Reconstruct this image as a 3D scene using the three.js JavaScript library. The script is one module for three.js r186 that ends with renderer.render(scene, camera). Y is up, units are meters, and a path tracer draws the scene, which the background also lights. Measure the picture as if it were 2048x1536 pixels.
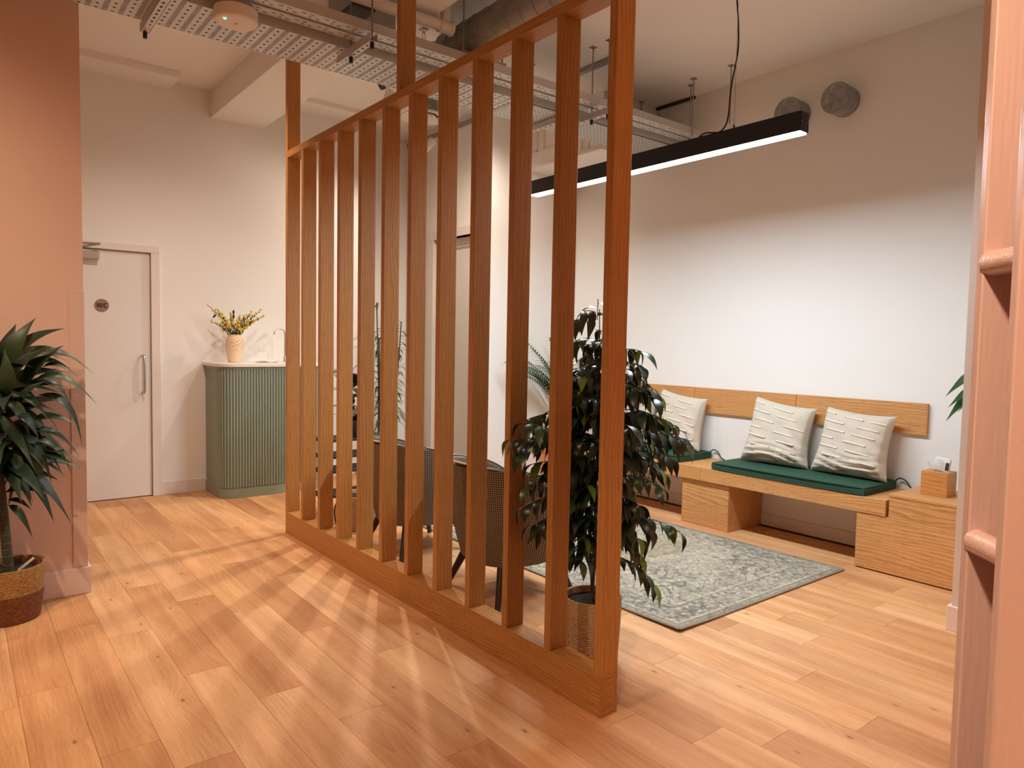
import * as THREE from 'three';
import { RoundedBoxGeometry } from 'three/addons/geometries/RoundedBoxGeometry.js';
import { mergeGeometries, toCreasedNormals } from 'three/addons/utils/BufferGeometryUtils.js';
import { RectAreaLightUniformsLib } from 'three/addons/lights/RectAreaLightUniformsLib.js';
import { FontLoader } from 'three/addons/loaders/FontLoader.js';
import { TextGeometry } from 'three/addons/geometries/TextGeometry.js';

// ------------------------------------------------------------------ camera, light, exposure
const scene = new THREE.Scene();
scene.background = new THREE.Color(0x000000);
const renderer = new THREE.WebGLRenderer({ antialias: true });
renderer.toneMapping = THREE.LinearToneMapping;
renderer.toneMappingExposure = 1.13;
renderer.shadowMap.enabled = true;
RectAreaLightUniformsLib.init();

const FOCAL = 1410.98, EYE = new THREE.Vector3(0, 1.35, 0);
const RAD = Math.PI / 180, YAW = 38.5135 * RAD, PITCH = -3.2715 * RAD, ROLL = 1.0612 * RAD;
const fwd = new THREE.Vector3(Math.sin(YAW) * Math.cos(PITCH), Math.sin(PITCH), -Math.cos(YAW) * Math.cos(PITCH));
const right0 = new THREE.Vector3(Math.cos(YAW), 0, Math.sin(YAW));
const up0 = new THREE.Vector3().crossVectors(right0, fwd);
const camR = right0.clone().multiplyScalar(Math.cos(ROLL)).addScaledVector(up0, Math.sin(ROLL));
const camU = up0.clone().multiplyScalar(Math.cos(ROLL)).addScaledVector(right0, -Math.sin(ROLL));
const camera = new THREE.PerspectiveCamera(2 * Math.atan(768 / FOCAL) / RAD, 2048 / 1536, 0.05, 60);
camera.position.copy(EYE);
camera.quaternion.setFromRotationMatrix(new THREE.Matrix4().makeBasis(camR, camU, fwd.clone().negate()));
scene.add(camera);
// a pixel of the photograph meets the plane axis = value
function at(px, py, axis, val) {
  const d = fwd.clone().addScaledVector(camR, (px - 1024) / FOCAL).addScaledVector(camU, -(py - 768) / FOCAL);
  return EYE.clone().addScaledVector(d, (val - EYE[axis]) / d[axis]);
}
const WARM = new THREE.Color().setRGB(1, 0.70, 0.46), NEUTRAL = new THREE.Color().setRGB(0.86, 0.975, 1.05), SOFTWARM = new THREE.Color().setRGB(1, 0.83, 0.68);
const PENDANT = { x0: 3.2, x1: 3.274, y0: 2.395, y1: 2.488, z0: -3.86, z1: -1.845 };
{
  const len = PENDANT.z1 - PENDANT.z0 - 0.02;
  const l = new THREE.RectAreaLight(NEUTRAL, 166, 0.062, len);
  l.position.set((PENDANT.x0 + PENDANT.x1) / 2, PENDANT.y0 - 0.011, (PENDANT.z0 + PENDANT.z1) / 2);
  l.rotation.x = -Math.PI / 2; l.castShadow = true; scene.add(l);
}
// ceiling spotlights: [x, y, z, target x, y, z, candela, half angle, penumbra, colour, lamp radius m, body colour, label]
const SPOTS = [
  [2.68, 3.17, -4.98, 1.5, 0, -4.1, 11, 60, 0.9, SOFTWARM, 0.03, 'white', 'white ceiling spotlight shining beside the middle oak post'],
  [3.46, 3.12, -5.72, 1.9, 1.15, -6.5, 5, 55, 0.9, SOFTWARM, 0.025, 'white', 'white ceiling spotlight beside the round air diffuser'],
  [1.25, 3.3, -4.72, 1.1, 0, -5.7, 8, 62, 1, SOFTWARM, 0.04, 'white', 'added unseen white spotlight above the tray facing the WC door'],  // unseen lamp added to brighten the far bay
  [3.15, 3.2, -4.62, 3.85, 0.8, -5.7, 8, 62, 1, SOFTWARM, 0.04, 'white', 'added unseen white spotlight above the tray facing the corridor door'],  // unseen lamp added to lift the corridor door and end wall
  [-0.75, 3.2, -1.9, 0.15, 0, -2.5, 14, 52, 1, WARM, 0.05, 'white', 'white ceiling spotlight over the hall floor before the slatted screen'],
  [-1.05, 3.2, -2.75, 0.0, 0.6, -4.24, 10, 44, 0.9, WARM, 0.03, 'white', 'white ceiling spotlight aimed at the pink wall behind the corn plant'],
  [-0.2, 3.2, -0.23, 1.349, 1.35, -0.42, 23, 25, 0.8, WARM, 0.1, 'white', 'white ceiling spotlight aimed across the hall at the pink steel column'],
  [2.1, 3.22, 1.5, 2.1, 0, 1.3, 125, 32, 1, SOFTWARM, 0.05, 'white', 'added unseen white fill spotlight over the floor behind the pink steel column'],  // unseen fill, added so floor bounce lifts the ceiling and high walls
];
for (const s of SPOTS) {
  const l = new THREE.SpotLight(s[9], s[6], 0, s[7] * RAD, s[8], 2);
  l.position.set(s[0], s[1], s[2]); l.target.position.set(s[3], s[4], s[5]);
  l.castShadow = true; l.shadow.radius = s[10] / 0.02; l.shadow.mapSize.set(2048, 2048);
  scene.add(l, l.target);
}

// ------------------------------------------------------------------ helpers
function rng(seed) { let a = seed >>> 0; return () => { a = (a + 0x6d2b79f5) | 0; let t = Math.imul(a ^ (a >>> 15), 1 | a); t = (t + Math.imul(t ^ (t >>> 7), 61 | t)) ^ t; return ((t ^ (t >>> 14)) >>> 0) / 4294967296; }; }
const taken = {};
function numbered(n) { const k = taken[n] = (taken[n] ?? -1) + 1; return k ? n + '_' + String(k).padStart(3, '0') : n; }
function lit(o) { o.castShadow = true; o.receiveShadow = true; return o; }
function part(parent, name, geo, mat, label) { const m = lit(new THREE.Mesh(geo, mat)); m.name = name; if (label) m.userData.label = label; parent.add(m); return m; }
function thing(name, label, category, [x, y, z] = [0, 0, 0], turn = 0, group) {
  const g = new THREE.Group(); g.name = numbered(name); g.position.set(x, y, z); g.rotation.y = turn;
  g.userData = { label, category }; if (group) g.userData.group = group; scene.add(g); return g;
}
function solo(name, geo, mat, label, category, group) {
  const m = lit(new THREE.Mesh(geo, mat)); m.name = numbered(name); m.userData = { label, category }; if (group) m.userData.group = group; scene.add(m); return m;
}
function struct(name, geo, mat, label) {
  const m = geo ? lit(new THREE.Mesh(geo, mat)) : new THREE.Group(); m.name = numbered(name); m.userData.kind = 'structure'; if (label) m.userData.label = label; scene.add(m); return m;
}
const box = (x0, x1, y0, y1, z0, z1) => { const g = new THREE.BoxGeometry(x1 - x0, y1 - y0, z1 - z0); g.translate((x0 + x1) / 2, (y0 + y1) / 2, (z0 + z1) / 2); return g; };
function rbox(x0, x1, y0, y1, z0, z1, r = 0.003, seg = 1) {
  const w = x1 - x0, h = y1 - y0, d = z1 - z0; r = Math.min(r, w / 2.01, h / 2.01, d / 2.01);
  const g = new RoundedBoxGeometry(w, h, d, seg, r); g.translate((x0 + x1) / 2, (y0 + y1) / 2, (z0 + z1) / 2); return g;
}
// uv in metres: v along the grain axis, u across, on each face
function grain(g, axis, du = 0, dv = 0, su = 0.6, sv = 2.4) {
  const p = g.attributes.position, n = g.attributes.normal, uv = new Float32Array(p.count * 2), a = { x: 0, y: 1, z: 2 }[axis];
  for (let i = 0; i < p.count; i++) {
    const P = [p.getX(i), p.getY(i), p.getZ(i)], N = [Math.abs(n.getX(i)), Math.abs(n.getY(i)), Math.abs(n.getZ(i))];
    const k = N[0] > N[1] && N[0] > N[2] ? 0 : N[1] > N[2] ? 1 : 2;
    let c = [0, 1, 2].filter((j) => j !== k), v, u;
    if (c.includes(a)) { v = a; u = c.find((j) => j !== a); } else { u = c[0]; v = c[1]; }
    uv[2 * i] = P[u] / su + du + k * 0.37; uv[2 * i + 1] = P[v] / sv + dv;
  }
  g.setAttribute('uv', new THREE.BufferAttribute(uv, 2)); return g;
}
function uvPlanar(g, s = 1) { return grain(g, 'y', 0, 0, s, s); }
function tube(pts, r, seg = 16, rad = 6, closed = false) { return new THREE.TubeGeometry(new THREE.CatmullRomCurve3(pts.map((p) => Array.isArray(p) ? new THREE.Vector3(...p) : p), closed), seg, r, rad, closed); }
function rod(a, b, r0, r1 = r0, seg = 10) {
  const A = new THREE.Vector3(...a), B = new THREE.Vector3(...b), L = A.distanceTo(B), g = new THREE.CylinderGeometry(r1, r0, L, seg);
  g.translate(0, L / 2, 0); g.applyQuaternion(new THREE.Quaternion().setFromUnitVectors(new THREE.Vector3(0, 1, 0), B.clone().sub(A).normalize())); g.translate(...a); return g;
}
function lathe(pts, seg = 40) { return new THREE.LatheGeometry(pts.map((p) => new THREE.Vector2(...p)), seg); }
function merge(list) { return mergeGeometries(list.map((g) => { const q = g.index ? g.toNonIndexed() : g; for (const k of Object.keys(q.attributes)) if (!['position', 'normal', 'uv'].includes(k)) q.deleteAttribute(k); return q; })); }
function prism(pts, depth, bevel = 0) { const s = new THREE.Shape(pts.map((p) => new THREE.Vector2(...p))); return new THREE.ExtrudeGeometry(s, { depth, bevelEnabled: bevel > 0, bevelSize: bevel, bevelThickness: bevel, bevelSegments: 1 }); }
const lin = (r, g, b) => new THREE.Color().setRGB(r, g, b);
const mat = (c, rough = 0.6, extra = {}) => new THREE.MeshStandardMaterial({ color: c, roughness: rough, ...extra });
const phys = (c, rough, extra) => new THREE.MeshPhysicalMaterial({ color: c, roughness: rough, ...extra });

// ------------------------------------------------------------------ procedural textures
function hash(x, y, s) { let h = Math.imul(x, 374761393) ^ Math.imul(y, 668265263) ^ Math.imul(s, 974711); h = Math.imul(h ^ (h >>> 13), 1274126177); return ((h ^ (h >>> 16)) >>> 0) / 4294967296; }
function vnoise(x, y, px, py, s) {            // value noise that repeats every px, py cells
  const xi = Math.floor(x), yi = Math.floor(y), fx = x - xi, fy = y - yi, u = fx * fx * (3 - 2 * fx), v = fy * fy * (3 - 2 * fy);
  const w = (a, n) => ((a % n) + n) % n, x0 = w(xi, px), x1 = w(xi + 1, px), y0 = w(yi, py), y1 = w(yi + 1, py);
  const a = hash(x0, y0, s), b = hash(x1, y0, s), c = hash(x0, y1, s), d = hash(x1, y1, s);
  return a + (b - a) * u + (c - a) * v + (a - b - c + d) * u * v;
}
function texture(w, h, f, srgb = true) {
  const data = new Uint8Array(w * h * 4);
  for (let y = 0; y < h; y++) for (let x = 0; x < w; x++) { const c = f(x / w, y / h, x, y), i = 4 * (y * w + x); data[i] = Math.max(0, Math.min(255, c[0])); data[i + 1] = Math.max(0, Math.min(255, c[1])); data[i + 2] = Math.max(0, Math.min(255, c[2])); data[i + 3] = 255; }
  const t = new THREE.DataTexture(data, w, h, THREE.RGBAFormat); t.wrapS = t.wrapT = THREE.RepeatWrapping; t.magFilter = THREE.LinearFilter; t.minFilter = THREE.LinearMipmapLinearFilter; t.generateMipmaps = true;
  if (srgb) t.colorSpace = THREE.SRGBColorSpace; t.needsUpdate = true; return t;
}
const mixc = (a, b, t) => [a[0] + (b[0] - a[0]) * t, a[1] + (b[1] - a[1]) * t, a[2] + (b[2] - a[2]) * t];
const sstep = (a, b, x) => { const t = Math.max(0, Math.min(1, (x - a) / (b - a))); return t * t * (3 - 2 * t); };
// oak veneer, 0.6 m across by 2.4 m along
function oakTexture(seed, light, dark, cathedral) {
  return texture(512, 1024, (u, v) => {
    const n1 = vnoise(u * 4, v * 3, 4, 3, seed), n2 = vnoise(u * 9, v * 8, 9, 8, seed + 1), n3 = vnoise(u * 24, v * 14, 24, 14, seed + 2);
    const f = u * 34 + cathedral * 9 * n1 + 1.4 * n2 + 0.5 * n3, r = f - Math.floor(f);
    const ring = Math.pow(r, 2.2) * (1 - sstep(0.92, 1, r));
    const pore = vnoise(u * 256, v * 48, 256, 48, seed + 3), pore2 = vnoise(u * 128, v * 20, 128, 20, seed + 4);
    let t = 0.5 * ring + 0.32 * sstep(0.55, 0.95, pore) + 0.2 * pore2 + 0.22 * (n1 - 0.5);
    return mixc(light, dark, Math.max(0, Math.min(1, t)));
  });
}
const oakMapA = oakTexture(11, [222, 166, 106], [172, 116, 64], 0.25), oakMapB = oakTexture(57, [226, 170, 110], [152, 100, 52], 0.8);
// floor boards: 8 strips of one board width, 2 board lengths high
const BW = 0.178, BL = 1.224;
const floorMap = texture(1024, 2048, (u, v) => {
  const k = Math.floor(u * 8), row = Math.floor(v * 2), x = u * 8 - k, y = v * 2 - row, s = k * 13 + row * 101 + 7;
  const tone = hash(k, row, 5), n0 = vnoise(x * 1.5, y * 1.3, 2, 9, s), n1 = vnoise(x * 3, y * 2.6, 9, 9, s + 1), n2 = vnoise(x * 9, y * 7, 20, 20, s + 2), n3 = vnoise(x * 6, y * 1.6, 9, 9, s + 6);
  let knots = 0, warp = 0;
  for (let j = 0; j < 3; j++) {
    const kx = 0.15 + 0.7 * hash(j, s, 31), ky = 0.08 + 0.84 * hash(j, s, 32), on = hash(j, s, 33) > 0.72 ? 1 : 0, dx = (x - kx) * BW, dy = (y - ky) * BL * 0.4, d = Math.hypot(dx, dy);
    knots += on * Math.exp(-Math.pow(d / 0.0048, 2)) * (0.5 + 0.5 * hash(j, s, 34)); warp += on * Math.exp(-Math.pow(d / 0.035, 2));
  }
  const f = x * 8 + n0 * 5 + n1 * 2 + warp * 1.6 + 0.35 * n2, r = f - Math.floor(f);
  const streak = vnoise(x * 90, y * 26, 90, 26, s + 3), broad = vnoise(x * 3, y * 4, 3, 4, s + 4), fine = vnoise(x * 40, y * 60, 40, 60, s + 5);
  let t = 0.2 * tone + 0.17 * r * (0.3 + broad) + 0.2 * streak + 0.26 * (broad - 0.3) + 0.34 * (n3 - 0.35) + 0.08 * fine;
  let c = mixc([234, 188, 140], [176, 122, 78], Math.max(0, Math.min(1, t)));
  return mixc(c, [112, 70, 42], Math.min(0.75, knots));
});
const rugMap = texture(1024, 1536, (u, v) => {
  const X = u * 1.6, Y = v * 2.4, e = Math.min(X, 1.6 - X, Y, 2.4 - Y);
  const t1 = vnoise(u * 400, v * 160, 400, 160, 3), t2 = vnoise(u * 130, v * 300, 130, 300, 4), a1 = vnoise(u * 5, v * 7, 5, 7, 5), a2 = vnoise(u * 18, v * 27, 18, 27, 6), a3 = vnoise(u * 44, v * 66, 44, 66, 9), a4 = vnoise(u * 3, v * 5, 3, 5, 8), a5 = vnoise(u * 90, v * 135, 90, 135, 10);
  let c = [200, 193, 177];
  const wx = X + 0.05 * (a2 - 0.5), wy = Y + 0.05 * (a1 - 0.5), rose = Math.abs(Math.sin(wx * 27 + 2.4 * Math.sin(wy * 21)) + Math.sin(wy * 29 + 2.1 * Math.sin(wx * 19))), vine = Math.abs(Math.sin((wx + 0.6 * wy) * 52 + 3 * a2) * Math.cos((wy - 0.5 * wx) * 47 + 3 * a3));
  const line = (1 - sstep(0.08, 0.34, rose)) * 0.9 + (1 - sstep(0.05, 0.22, vine)) * 0.7, wear = sstep(0.32, 0.62, 0.45 * t1 + 0.25 * t2 + 0.3 * a5 + 0.25 * (a1 - 0.5));
  c = mixc(c, [112, 108, 100], Math.min(1, line * wear)); c = mixc(c, [126, 122, 112], 0.55 * sstep(0.5, 0.75, a3 * 0.6 + t2 * 0.4) * wear);
  c = mixc(c, [138, 138, 136], 0.5 * sstep(0.55, 0.8, a2) * wear); c = mixc(c, [150, 140, 104], 0.5 * sstep(0.5, 0.8, a4) * sstep(0.24, 0.36, e) * (0.4 + 0.6 * a3));
  const band = (a, b) => sstep(a - 0.003, a, e) * (1 - sstep(b, b + 0.003, e));
  c = mixc(c, [136, 132, 122], 0.5 * band(0.03, 0.05) * (0.5 + t1)); c = mixc(c, [214, 208, 194], 0.65 * band(0.052, 0.062)); c = mixc(c, [122, 124, 126], 0.5 * band(0.2, 0.212) * (0.4 + t1)); c = mixc(c, [216, 210, 198], 0.6 * band(0.214, 0.224));
  c = mixc(c, [112, 114, 116], band(0.07, 0.19) * 0.7 * sstep(0.05, 0.5, Math.sin(X * 55 + 3 * a2) * Math.sin(Y * 55 + 3 * a2)) * wear); c = mixc(c, [140, 128, 108], 0.6 * (1 - sstep(0.016, 0.026, e)));
  const g = 0.68 + 0.34 * t1; return [c[0] * g, c[1] * g * 0.985, c[2] * g * 0.95];
});
const tooth = texture(64, 64, (u, v, x, y) => {   // houndstooth, 8 threads dark and 8 light each way
  const i = Math.floor(x / 4), j = Math.floor(y / 4), a = i % 8 < 4, b = j % 8 < 4, tw = (i + j) % 4 < 2, on = tw ? a : b, n = hash(x, y, 3) * 26;
  return on ? [26 + n, 19 + n, 17 + n] : [172 - n, 152 - n, 130 - n];
});
const plasterBump = texture(512, 512, (u, v) => { const n = 128 + 60 * (vnoise(u * 60, v * 60, 60, 60, 2) - 0.5) + 60 * (vnoise(u * 14, v * 14, 14, 14, 4) - 0.5); return [n, n, n]; }, false);
const weaveBump = texture(128, 128, (u, v) => { const n = 128 + 110 * Math.sin(u * 32 * Math.PI) * Math.sin(v * 32 * Math.PI); return [n, n, n]; }, false);
const linenBump = texture(256, 256, (u, v) => { const n = 110 + 70 * vnoise(u * 64, v * 64, 64, 64, 8) + 60 * Math.abs(Math.sin(u * 96 * Math.PI) * Math.sin(v * 96 * Math.PI)); return [n, n, n]; }, false);
const steelMap = texture(256, 256, (u, v) => { const n = 178 + 34 * (vnoise(u * 9, v * 9, 9, 9, 5) - 0.5) + 34 * (vnoise(u * 26, v * 26, 26, 26, 6) - 0.5) + 14 * (vnoise(u * 80, v * 80, 80, 80, 7) - 0.5); return [n, n + 1, n + 2]; });
const ropeMap = (seed, a, b) => texture(512, 256, (u, v) => {
  const row = v * 26 + 0.25 * Math.sin(u * 60) , ri = Math.floor(row), ry = row - ri, tw = 0.5 + 0.5 * Math.sin(u * 380 + ry * 4 + ri * 1.7), n = vnoise(u * 60, v * 52, 60, 52, seed);
  return mixc(a, b, Math.max(0, Math.min(1, 0.15 + 0.35 * tw * n + 0.45 * n * n + 0.3 * Math.pow(Math.abs(ry - 0.5) * 2, 4))));
});
const ropeBump = texture(512, 256, (u, v) => { const row = v * 26, ry = row - Math.floor(row), n = 255 * Math.sqrt(Math.max(0, 1 - Math.pow(ry * 2 - 1, 2))) * (0.75 + 0.25 * Math.sin(u * 380 + ry * 4)); return [n, n, n]; }, false);
const straw = ropeMap(21, [206, 164, 104], [132, 92, 46]), strawDark = ropeMap(22, [158, 96, 52], [92, 52, 26]), rattan = ropeMap(23, [232, 204, 166], [178, 140, 98]);
const vaseMap = texture(512, 512, (u, v) => {
  const cx = 0.62, dx = Math.abs(((u - cx + 1.5) % 1) - 0.5), d = Math.hypot(dx * 3.2, (v - 0.58) * 1.6) + 0.05 * vnoise(u * 6, v * 6, 6, 6, 4), w = 0.5 + 0.5 * Math.sin(d * 52);
  const bands = 0.5 + 0.5 * Math.sin((v * 15 + 0.9 * Math.sin(u * 12.57 + 1) + 0.5 * vnoise(u * 5, v * 5, 5, 5, 9)) * 6.28), near = Math.exp(-Math.pow(d / 0.36, 2)), mid = sstep(0.22, 0.4, v) * (1 - sstep(0.72, 0.86, v));
  return mixc([238, 210, 176], [196, 152, 112], Math.min(0.8, Math.pow(w, 3) * near + Math.pow(bands, 4) * mid * (1 - near) * 0.8));
});
const MOAK = mat(0xffffff, 0.5, { map: oakMapA }), MOAKB = mat(0xffffff, 0.5, { map: oakMapB });
const oakTones = [1, 0.92, 1.05, 0.86].map((k) => mat(lin(0.72 * k, 0.66 * k, 0.48 * k), 0.5, { map: oakMapA })), MSCREEN = mat(lin(0.72, 0.66, 0.48), 0.5, { map: oakMapB });
const floorTones = [0xffffff, 0xf4ebe2, 0xfffaf0, 0xe9ddd0].map((c) => mat(c, 0.58, { map: floorMap }));
const MWALL = mat(lin(0.87, 0.86, 0.835), 0.9, { bumpMap: plasterBump, bumpScale: 0.0006 }), MCEIL = mat(lin(0.88, 0.85, 0.81), 0.92), MPINKWALL = mat(lin(0.78, 0.56, 0.46), 0.85, { bumpMap: plasterBump, bumpScale: 0.0006 });
const MTRIM = mat(lin(0.80, 0.74, 0.68), 0.5), MDOOR = mat(lin(0.80, 0.78, 0.75), 0.45), MSKIRTPINK = mat(lin(0.80, 0.64, 0.58), 0.5);
const MPINK = phys(lin(0.72, 0.50, 0.45), 0.32, { clearcoat: 0.5, clearcoatRoughness: 0.15, bumpMap: plasterBump, bumpScale: 0.0016 });
const MSTEEL = mat(lin(0.62, 0.62, 0.62), 0.42, { metalness: 0.35, map: steelMap }), MTRAY = mat(lin(0.62, 0.615, 0.60), 0.5, { metalness: 0.55 }), MROD = mat(lin(0.34, 0.34, 0.35), 0.45, { metalness: 0.8 });
const MCHROME = mat(lin(0.75, 0.75, 0.75), 0.15, { metalness: 1 }), MBRUSHED = mat(lin(0.55, 0.54, 0.53), 0.35, { metalness: 0.9 }), MBLACK = mat(lin(0.012, 0.012, 0.014), 0.45), MNAVY = mat(lin(0.011, 0.019, 0.034), 0.5);
const MWHITE = mat(lin(0.78, 0.75, 0.70), 0.45), MGREEN = mat(lin(0.255, 0.31, 0.24), 0.5), MSOIL = mat(lin(0.02, 0.014, 0.01), 0.95);
const leafMat = (c, r = 0.35, cc = 0.25) => phys(c, r, { clearcoat: cc, clearcoatRoughness: 0.3, side: THREE.DoubleSide });
const LD = leafMat(lin(0.007, 0.022, 0.013)), LD2 = leafMat(lin(0.012, 0.036, 0.016)), LM = leafMat(lin(0.03, 0.09, 0.025)), LB = leafMat(lin(0.13, 0.26, 0.035), 0.45), LDR = leafMat(lin(0.008, 0.028, 0.009), 0.5, 0.1), LDR2 = leafMat(lin(0.02, 0.052, 0.014), 0.5, 0.1), LP = leafMat(lin(0.05, 0.15, 0.04), 0.5), LP2 = leafMat(lin(0.03, 0.10, 0.035), 0.5);

// ------------------------------------------------------------------ the setting
{
  const fl = struct('floor');
  part(fl, 'subfloor', box(-2.8, 5, -0.12, -0.012, -7, 2.7), mat(lin(0.30, 0.18, 0.10), 0.8));
  const geos = {}, R = rng(5);
  const known = { '-1': -3.136, 0: -2.52, 1: -2.305, 2: -2.95, 3: -2.6, 4: -2.285, 5: -1.862, 6: -2.688, 7: -2.2, 8: -2.9, 9: -1.43, 13: -1.457, 14: -1.95, 10: -2.5, 11: -1.9, 12: -2.35 };
  const plank = (k, za, zb) => {
    const strip = Math.floor(R() * 8), row = Math.floor(R() * 2), key = strip + '_' + row + '_' + (zb - za).toFixed(3);
    if (!geos[key]) {
      const g = new THREE.BoxGeometry(BW - 0.0012, 0.012, zb - za - 0.0012), p = g.attributes.position, uv = g.attributes.uv;
      for (let i = 0; i < p.count; i++) uv.setXY(i, (strip + 0.5 + p.getX(i) / BW * 0.98) / 8, (row + 0.5 + p.getZ(i) / BL * 0.98) / 2);
      geos[key] = g;
    }
    const m = part(fl, 'plank', geos[key], floorTones[Math.floor(R() * 4)]); m.position.set(0.345 + BW * (k + 0.5), -0.006, (za + zb) / 2);
  };
  for (let k = -8; k <= 24; k++) {
    let end = known[k] ?? -1.2 - BL * R(); while (end < 0.6) end += BL; end -= BL;
    const far = k < 16 ? -6.56 : -5.14;
    for (let z = end; z > far; z -= BL) { if (0.345 + BW * k > 4.8) break; plank(k, Math.max(far, z - BL), z); }
  }
  part(fl, 'floor_covering', box(-2.8, 5, -0.012, -0.001, 0.66, 2.7), floorTones[0]);
}
{
  const c = struct('ceiling');
  part(c, 'slab', box(-2.8, 1.81, 3.49, 3.62, -6.6, 2.7), MCEIL); part(c, 'slab', box(2.26, 5, 3.42, 3.6, -5.12, 2.7), MCEIL); part(c, 'slab', box(2.26, 4.2, 3.53, 3.66, -7, -5.1), MCEIL);
  part(c, 'slab', box(1.8, 2.27, 3.49, 3.62, -4.12, -3.62), MCEIL);
  part(c, 'beam', rbox(1.807, 2.265, 3.26, 3.6, -3.66, 2.7, 0.006), MCEIL); part(c, 'beam', rbox(1.807, 2.265, 3.26, 3.6, -6.56, -4.1, 0.006), MCEIL);
  part(c, 'border', rbox(-1, 1.49, 3.433, 3.52, -6.56, -6.24, 0.004), MCEIL); part(c, 'border', rbox(2.265, 3.3, 3.487, 3.56, -6.56, -6.24, 0.004), MCEIL);
}
{
  const w = struct('wall_far');
  for (const b of [[-1, 0.40, 0, 3.5], [1.336, 3.28, 0, 3.56], [0.40, 1.336, 2.062, 3.5]]) part(w, 'wall_panel', box(b[0], b[1], b[2], b[3], -6.7, -6.55), MWALL);
  part(w, 'wall_panel', box(3.2, 4.1, 0, 3.56, -7, -6.85), MWALL); part(w, 'wall_panel', box(3.1, 3.28, 0, 3.56, -6.86, -6.54), MWALL); part(w, 'wall_panel', box(0.3, 1.5, 0, 2.2, -6.9, -6.72), MWALL);
  struct('wall_left', box(-2.8, 0.54, 0, 3.52, -4.42, -4.24), MPINKWALL); struct('wall_hall', merge([box(-2.95, -2.8, 0, 3.52, -4.42, 2.7), box(-1.1, -1, 0, 3.52, -6.7, -4.4)]), MPINKWALL);
  struct('wall_near', box(-2.95, 5, 0, 3.52, 2.7, 2.85), MPINKWALL);
  const m = struct('wall_corridor');
  part(m, 'wall_panel', box(3.93, 4.1, 0, 3.56, -7, -6.3), MWALL); part(m, 'wall_panel', box(3.93, 4.1, 2.395, 3.56, -6.3, -5.3), MWALL); part(m, 'wall_panel', box(3.93, 4.1, 0, 2.4, -5.36, -5.2), MWALL);
  struct('wall_end', box(3.75, 5, 0, 3.56, -5.3, -5.12), MWALL); struct('wall_right', box(4.86, 5, 0, 3.45, -5.3, -1.2), MWALL); struct('wall_return', box(3.78, 5, 0, 3.45, -1.29, 2.7), mat(lin(0.66, 0.56, 0.49), 0.9));
  const b = struct('wall_bulkhead'); part(b, 'bulkhead', box(4.2, 4.87, 2.95, 3.45, -5.13, -4.15), MWALL);
  part(b, 'moulding', rbox(4.188, 4.2, 2.95, 2.972, -5.12, -4.15, 0.004), MTRIM);
  for (const [z0, z1, y0] of [[-4.886, -4.45, 3.087], [-5.12, -4.96, 3.087], [-4.40, -4.293, 2.99]]) for (const q of [[z0, z1, y0, y0 + 0.014], [z0, z1, 3.37, 3.384], [z0, z0 + 0.014, y0, 3.384], [z1 - 0.014, z1, y0, 3.384]]) part(b, 'moulding', rbox(4.191, 4.2, q[2], q[3], q[0], q[1], 0.003), MTRIM);
}
struct('baseboard_left', merge([rbox(-2.8, 0.556, 0, 0.14, -4.241, -4.224, 0.003), rbox(0.539, 0.556, 0, 0.14, -4.42, -4.2412, 0.003)]), MSKIRTPINK);
struct('baseboard_far', merge([rbox(1.39, 1.76, 0, 0.112, -6.551, -6.535, 0.003), rbox(2.55, 3.28, 0, 0.112, -6.551, -6.535, 0.003)]), MTRIM);
struct('baseboard_right', merge([rbox(4.845, 4.861, 0, 0.09, -5.12, -1.3, 0.003), rbox(3.75, 4.86, 0, 0.09, -5.121, -5.105, 0.003)]), MTRIM);
struct('baseboard_return', merge([rbox(3.764, 3.781, 0, 0.12, -1.306, 2.6, 0.003), rbox(3.7812, 4.3, 0, 0.12, -1.306, -1.289, 0.003)]), MSKIRTPINK);
solo('corner_guard', rbox(0.476, 0.543, 0.14, 1.576, -4.243, -4.236, 0.002), mat(lin(0.74, 0.57, 0.49), 0.4), 'tall flat pink corner guard strip on the edge of the pink wall', 'corner guard');
solo('light_switch', rbox(-0.02, 0.035, 1.285, 1.34, -4.242, -4.23, 0.006, 2), MWHITE, 'small pale switch on the pink wall above the corn plant', 'switch');

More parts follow.
